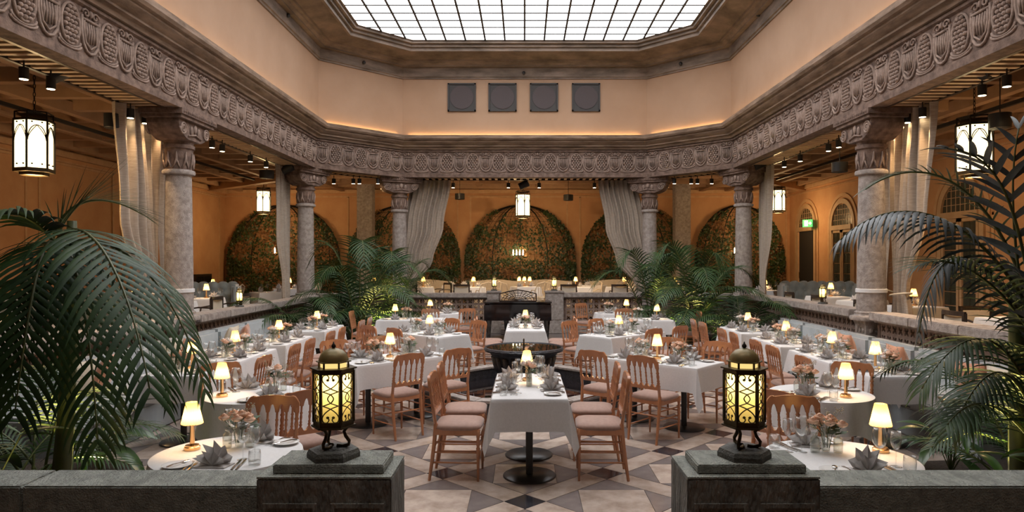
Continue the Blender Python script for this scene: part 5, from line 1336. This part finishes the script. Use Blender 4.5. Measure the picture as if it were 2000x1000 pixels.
for px, py, d, lab in ((468, 603, 12.9, 'small lit iron lantern on the left balustrade rail'), (1607, 592, 12.1, 'small lit iron lantern on the right balustrade rail'), (970, 571, 18.45, 'small lit lantern on the pier left of the piano'), (1080, 571, 18.45, 'small lit lantern on the pier right of the piano')):
    x = CX+(-1 if px < 1000 else 1)*AX if d < 18 else (-.80 if px < 1000 else .82)
    y = abs(x)*FOC/abs(px-VX) if d < 18 else 18.45
    o = spawn('rail_lantern', LANT, lab, 'lantern', (x, y, (1.07 if px < 1000 else 1.16) if d < 18 else 1.12), .3, 'small rail lanterns', .82 if d < 18 else .9)
    lamp_light('lantern_glow', 'POINT', 2.0, (1.0, .80, .42), (0, 0, .26), o, .02)

# ------------------------------------------------------------------ palms
def bez(P_, t):
    Q = list(P_)
    while len(Q) > 1: Q = [a.lerp(b_, t) for a, b_ in zip(Q[:-1], Q[1:])]
    return Q[0]
def frond(pts, n, ln, droop, wid, seed=0, base=.12, fwd=.75, lift=.15):
    """rachis mesh and leaflet mesh of one feather palm leaf along a curve"""
    r = random.Random(seed); P_ = [Vector(p) for p in pts]; C_ = [bez(P_, k/40) for k in range(41)]
    rb = MB(); rb.tube(C_[::2], [.012*(1-.8*k/20)+.002 for k in range(21)], 5)
    lb = MB()
    for k in range(n):
        t = base+(1-base)*k/(n-1); p = bez(P_, t); tg = (bez(P_, min(1, t+.02))-bez(P_, max(0, t-.02))).normalized()
        side = tg.cross(Vector((0, 0, 1)))
        if side.length < .15: side = tg.cross(Vector((.3, 1, 0)))
        side.normalize(); up = side.cross(tg).normalized()
        sc = (.45+.55*sin(pi*min(1, (t-base)/(1-base)*.75+.18)))*(1.0 if t < .9 else .8)
        for s in (-1, 1):
            L_ = ln*sc*r.uniform(.85, 1.08); f = fwd*(.6+.6*t); d = (side*s*(1.05-.35*t)+tg*f+up*(lift+r.uniform(-.08, .08))).normalized()
            q_ = p.copy(); rows = []; seg = 5
            for j in range(seg+1):
                u = j/seg; w = wid*(sin(pi*min(1, u*.85+.12))**.7)*(1-.65*u)
                wv = d.cross(up); 
                if wv.length < .1: wv = d.cross(side)
                wv.normalize(); nrm = wv.cross(d).normalized()
                rows.append([q_-wv*w, q_+nrm*w*.25, q_+wv*w] if j < seg else [q_, q_, q_])
                d = (d+Vector((0, 0, -droop*(.25+u)/seg*1.4))).normalized(); q_ = q_+d*L_/seg
            lb.grid(rows)
    return rb, lb
LEAFLETS = {}
def add_frond(root, pts, n, ln, droop, wid, seed, mat_='palm', **kw):
    rb, lb = frond(pts, n, ln, droop, wid, seed, **kw)
    o = link('frond', rb.mesh('frond', M['rachis'], smooth=True), root); per = 18
    used_ = LEAFLETS.get(root.name, 0); cnt = len(lb.v)//per
    if used_+cnt <= 300:                   # the leaflets that show largest are single pieces
        LEAFLETS[root.name] = used_+cnt; fpl = len(lb.f)//cnt
        for k in range(cnt):
            q_ = MB(); q_.add(lb.v[k*per:(k+1)*per], [tuple(i-k*per for i in f) for f in lb.f[k*fpl:(k+1)*fpl]]); link('leaflet', q_.mesh('leaflet', M[mat_], smooth=True, fix=False), o)
        return o
    l = link('leaflets', lb.mesh('leaflets', M[mat_], smooth=True, fix=False), o); l['kind'] = 'stuff'
    return o
def add_frond_joined(root, pts, n, ln, droop, wid, seed, mat_='palm', **kw):
    rb, lb = frond(pts, n, ln, droop, wid, seed, **kw)
    o = link('frond', rb.mesh('frond', M['rachis'], smooth=True), root)
    l = link('leaflets', lb.mesh('leaflets', M[mat_], smooth=True, fix=False), o); l['kind'] = 'stuff'
    return o
def stock(seed, ln_r, rise, out, n, ln, droop, wid, mat_='palm'):
    rb, lb = frond([(0, 0, 0), (out*.15, 0, rise*.7), (out*.55, 0, rise*1.25), (out, 0, rise*.75)], n, ln, droop, wid, seed, base=.25)
    return rb.mesh('frond', M['rachis'], smooth=True), lb.mesh('leaflets', M[mat_], smooth=True, fix=False)
STOCK = [stock(1, 0, 1.35, 1.05, 30, .42, .9, .014), stock(2, 0, 1.0, 1.35, 32, .42, 1.0, .014), stock(3, 0, .65, 1.3, 30, .40, 1.1, .014), stock(4, 0, 1.7, .75, 28, .42, .7, .015), stock(5, 0, .35, 1.05, 26, .34, .9, .013)]
def clump(loc, picks, lab, sc=1.0, name='potted_palm'):
    root = tag(link(name, None, None, loc), lab, 'palm')
    for k, (kd, ang, s_) in enumerate(picks):
        o = link('frond', STOCK[kd][0], root, (rnd.uniform(-.12, .12), rnd.uniform(-.12, .12), 0), R(ang), None, s_*sc)
        l = link('leaflets', STOCK[kd][1], o); l['kind'] = 'stuff'
    return root
def ring(kinds, n, a0, s0, s1): return [(kinds[k % len(kinds)], a0+360*k/n+rnd.uniform(-14, 14), rnd.uniform(s0, s1)) for k in range(n)]
clump((-3.65, 15.0, .1), ring((1, 2, 0, 2, 3), 18, 10, 1.15, 1.42), 'large feathery palm in front of the rear left corner', 1.0)
clump((-4.45, 14.25, .1), ring((2, 4, 1, 4), 14, 40, 1.05, 1.35), 'lower spreading palm beside the left banquette end', 1.0)
clump((-2.95, 16.0, .1), ring((0, 3, 2, 4), 14, 60, 1.05, 1.35), 'slender palm nearest the left rear curtain', 1.0)
clump((3.75, 15.0, .1), ring((1, 2, 0, 2, 3), 18, 25, 1.15, 1.4), 'large feathery palm in front of the rear right corner', 1.0)
clump((4.5, 14.2, .1), ring((2, 4, 1, 4), 14, 15, 1.05, 1.35), 'lower spreading palm beside the right banquette end', 1.0)
clump((2.95, 15.9, .1), ring((0, 3, 2, 4), 14, 80, 1.0, 1.3), 'slender palm nearest the right rear curtain', 1.0)
V = lambda *q_: [at(*p_) for p_ in q_]
rt = tag(link('feather_palm', None, None, (-3.25, 4.75, 0)), 'big dark feather palm arching over the left parapet corner', 'palm')
rt2 = tag(link('feather_palm', None, None, (3.45, 4.75, 0)), 'big grey-green feather palm arching in from the right', 'palm')
def fr_at(root, q_, *a, **k):
    o = Vector(root.location); return add_frond(root, [p_-o for p_ in V(*q_)], *a, **k)
b = MB(); b.tube([(0, 0, 0), (.05, .02, .8), (.1, 0, 1.6), (.12, -.02, 2.2)], [.07, .055, .05, .03], 8); link('trunk', b.mesh('trunk', M['rachis'], smooth=True), rt)
b = MB(); b.tube([(0, 0, 0), (.0, .02, .8), (-.02, 0, 1.5), (-.05, -.02, 1.9)], [.07, .055, .05, .03], 8); link('trunk', b.mesh('trunk', M['rachis'], smooth=True), rt2)
fr_at(rt, ((110, 470, 4.7), (165, 395, 4.4), (250, 520, 4.0), (292, 760, 3.75)), 27, .58, 1.15, .023, 11, lift=.0)
fr_at(rt, ((120, 480, 4.7), (230, 430, 4.5), (350, 560, 4.3), (400, 760, 4.25)), 26, .38, 1.5, .018, 12, lift=.0)
fr_at(rt, ((100, 480, 4.8), (120, 380, 4.8), (200, 370, 4.9), (280, 420, 5.1)), 20, .42, .25, .010, 13, fwd=1.3)
fr_at(rt, ((110, 480, 4.7), (60, 400, 4.5), (-20, 390, 4.3), (-110, 480, 4.1)), 26, .50, .9, .021, 14)
fr_at(rt, ((110, 490, 4.7), (90, 420, 4.4), (60, 560, 4.0), (30, 800, 3.8)), 27, .55, 1.2, .022, 15, lift=.0)
fr_at(rt, ((110, 490, 4.8), (140, 430, 4.6), (180, 640, 4.3), (190, 860, 4.1)), 27, .52, 1.2, .021, 16, lift=.0)
fr_at(rt, ((110, 460, 4.7), (130, 420, 4.75), (150, 400, 4.8), (175, 385, 4.85)), 5, .55, .05, .012, 17, fwd=2.2)
fr_at(rt, ((80, 520, 4.7), (20, 560, 4.4), (-30, 700, 4.2), (-60, 860, 4.1)), 26, .5, 1.1, .021, 18)
fr_at(rt, ((140, 600, 4.9), (230, 560, 4.8), (320, 640, 4.9), (330, 780, 4.9)), 26, .36, 1.2, .013, 19)
fr_at(rt2, ((2060, 720, 4.6), (1960, 430, 4.3), (1770, 340, 4.2), (1640, 470, 4.25)), 34, .36, 1.6, .022, 21, 'palmg', lift=-.1)
fr_at(rt2, ((2040, 700, 4.5), (1990, 480, 4.3), (1990, 300, 4.2), (1850, 290, 4.2)), 13, .36, .5, .026, 22, 'palmg')
fr_at(rt2, ((2050, 720, 4.6), (1930, 470, 4.5), (1830, 420, 4.5), (1795, 650, 4.5)), 32, .28, 1.6, .014, 23, 'palmg', lift=-.1)
fr_at(rt2, ((2060, 740, 4.7), (1980, 560, 4.5), (1870, 480, 4.4), (1790, 520, 4.4)), 30, .42, .6, .012, 24)
fr_at(rt2, ((2040, 760, 4.7), (1990, 600, 4.6), (1960, 380, 4.5), (1990, 250, 4.5)), 13, .36, .5, .024, 25, 'palmg')
fr_at(rt2, ((2030, 820, 4.5), (1970, 620, 4.3), (1880, 620, 4.2), (1800, 760, 4.2)), 32, .42, 1.2, .015, 26)
fr_at(rt2, ((2030, 840, 4.6), (1980, 700, 4.4), (1930, 680, 4.3), (1860, 840, 4.2)), 30, .40, 1.2, .015, 27)
fr_at(rt2, ((2040, 700, 4.6), (1960, 330, 4.6), (1800, 290, 4.7), (1690, 370, 4.8)), 26, .30, .5, .010, 28)
fr_at(rt2, ((2030, 880, 4.5), (1960, 780, 4.3), (1900, 760, 4.1), (1850, 830, 4.0)), 26, .34, 1.1, .013, 29)
# soil beds and broad-leaved undergrowth in the front corners
for s, sd in ((-1, 'left'), (1, 'right')):
    b = MB(); poly = [(s*2.75, 2.75), (s*5.1, 4.7), (s*5.1, 6.15), (s*3.35, 6.0), (s*2.55, 3.4)]
    b.prism(poly if s > 0 else poly[::-1], .0, .16); tag(link('planting_bed', b.mesh('planting_bed', M['soil'])), 'dark earth bed in the front %s corner under the palm' % sd, 'planting bed', None, 'structure')
    b = MB(); poly = [(s*3.2, 16.1), (s*4.9, 16.3), (s*5.0, 13.4), (s*4.2, 13.6), (s*3.4, 14.7), (s*2.6, 16.2), (s*2.7, 17.6)]
    b.prism([(s*2.65, 15.7), (s*3.5, 14.6), (s*4.15, 13.5), (s*5.0, 13.4), (s*5.0, 16.2), (s*3.4, 17.8), (s*2.65, 17.8)], 0, .14); tag(link('planting_bed', b.mesh('planting_bed', M['soil'])), 'dark earth bed in the rear %s corner under palms' % sd, 'planting bed', None, 'structure')
def leaf_m(L_, w, curl, seed):
    b = MB(); rows = []
    for j in range(9):
        u = j/8; ww = w*sin(pi*min(1, u*.92+.04))**.8*(1-.25*u); x = L_*u; z = curl*L_*u*(1-u*1.5)
        rows.append([(x, -ww, z+.12*ww), (x, -ww*.5, z-.02*ww), (x, 0, z-.15*ww), (x, ww*.5, z-.02*ww), (x, ww, z+.12*ww)])
    b.grid(rows); return b
LEAF = [leaf_m(.30, .055, .35, 1).mesh('leaf', M['shrub'], smooth=True), leaf_m(.38, .05, .5, 2).mesh('leaf', M['shrub'], smooth=True), leaf_m(.24, .045, .25, 3).mesh('leaf', M['shrub'], smooth=True)]
def shrub(x, y, n, h, lab, seed, sc=1.0):
    r = random.Random(seed); root = tag(link('leafy_shrub', None, None, (x, y, .15)), lab, 'shrub', 'broad-leaved plants in the front beds')
    st_ = MB()
    for k in range(n):
        a = 2.4*k; z = h*(.25+.75*r.random()); rr = .05+.16*r.random(); p_ = (rr*cos(a), rr*sin(a), z); st_.tube([(0, 0, 0), (rr*.4*cos(a), rr*.4*sin(a), z*.7), p_], .005, 4)
        link('leaf', LEAF[k % 3], root, p_, rot=(r.uniform(-.3, .3), r.uniform(-.5, .5), a+r.uniform(-.5, .5)), scale=sc*r.uniform(.8, 1.25))
    link('stem_bunch', st_.mesh('stem_bunch', M['rachis']), root)
WHR = ('nearest the parapet', 'beside the banquette end', 'under the arching fronds', 'closest to the round table', 'deep in the corner')
for s, sd in ((-1, 'left'), (1, 'right')):
    for k, (x, y, n, h) in enumerate(((2.75, 3.25, 16, .55), (3.55, 5.7, 16, .55), (3.3, 4.2, 18, .7), (2.62, 3.75, 14, .45), (4.1, 4.9, 16, .8))):
        shrub(CX+s*x, y, n, h, 'glossy broad-leaved plant in the front %s bed, %s' % (sd, WHR[k]), k+10*(s+2))
    clump((CX+s*3.05, 3.55, .15), [(kd, ang, s_*.62) for kd, ang, s_ in ring((4, 2, 4), 11, 20, .9, 1.2)], 'low feathery fern palm in the front %s bed' % sd, 1.0, 'low_palm')
    clump((CX+s*3.9, 5.35, .15), [(kd, ang, s_*.8) for kd, ang, s_ in ring((4, 2, 1), 11, 50, .9, 1.2)], 'bushy young palm by the %s banquette end' % sd, 1.0, 'low_palm')
# yellow-green uplights hidden in the planting
b = MB(); b.lathe([(.04, 0), (.045, .10), (.035, .12)], 12); uh = b.mesh('housing', M['spot']); b = MB(); b.lathe([(.001, .122), (.034, .122)], 12, cap=False); ul = b.mesh('lens', M['spotglow'])
for k, (x, y, tx, ty, tz, e) in enumerate(((-3.35, 5.25, -3.3, 4.6, 2.6, 150), (-2.95, 3.75, -3.2, 4.3, 2.2, 25), (3.5, 5.3, 3.4, 4.6, 2.4, 40), (3.0, 3.8, 3.4, 4.6, 2.0, 20), (-3.45, 15.35, -3.7, 15.2, 3, 160), (-3.0, 14.9, -3.1, 15.2, 3, 90), (3.5, 15.2, 3.75, 15.1, 3, 160), (4.15, 14.4, 4.3, 14.4, 3, 110))):
    o = spawn('garden_uplight', [('housing', uh), ('lens', ul)], 'small black uplight in the planting, %s' % ('left front rear of palm', 'left front by parapet', 'right front rear of palm', 'right front by parapet', 'rear left under big palm', 'rear left court side', 'rear right under big palm', 'rear right by bench')[k], 'uplight', (x, y, .15), 0, 'garden uplights')
    l = lamp_light('uplight_beam', 'SPOT', e, (1.0, .85, .22), (0, 0, .14), o, .03, 100); d = Vector((tx, ty, tz))-Vector((x, y, .28)); l.rotation_euler = d.to_track_quat('-Z', 'Y').to_euler()
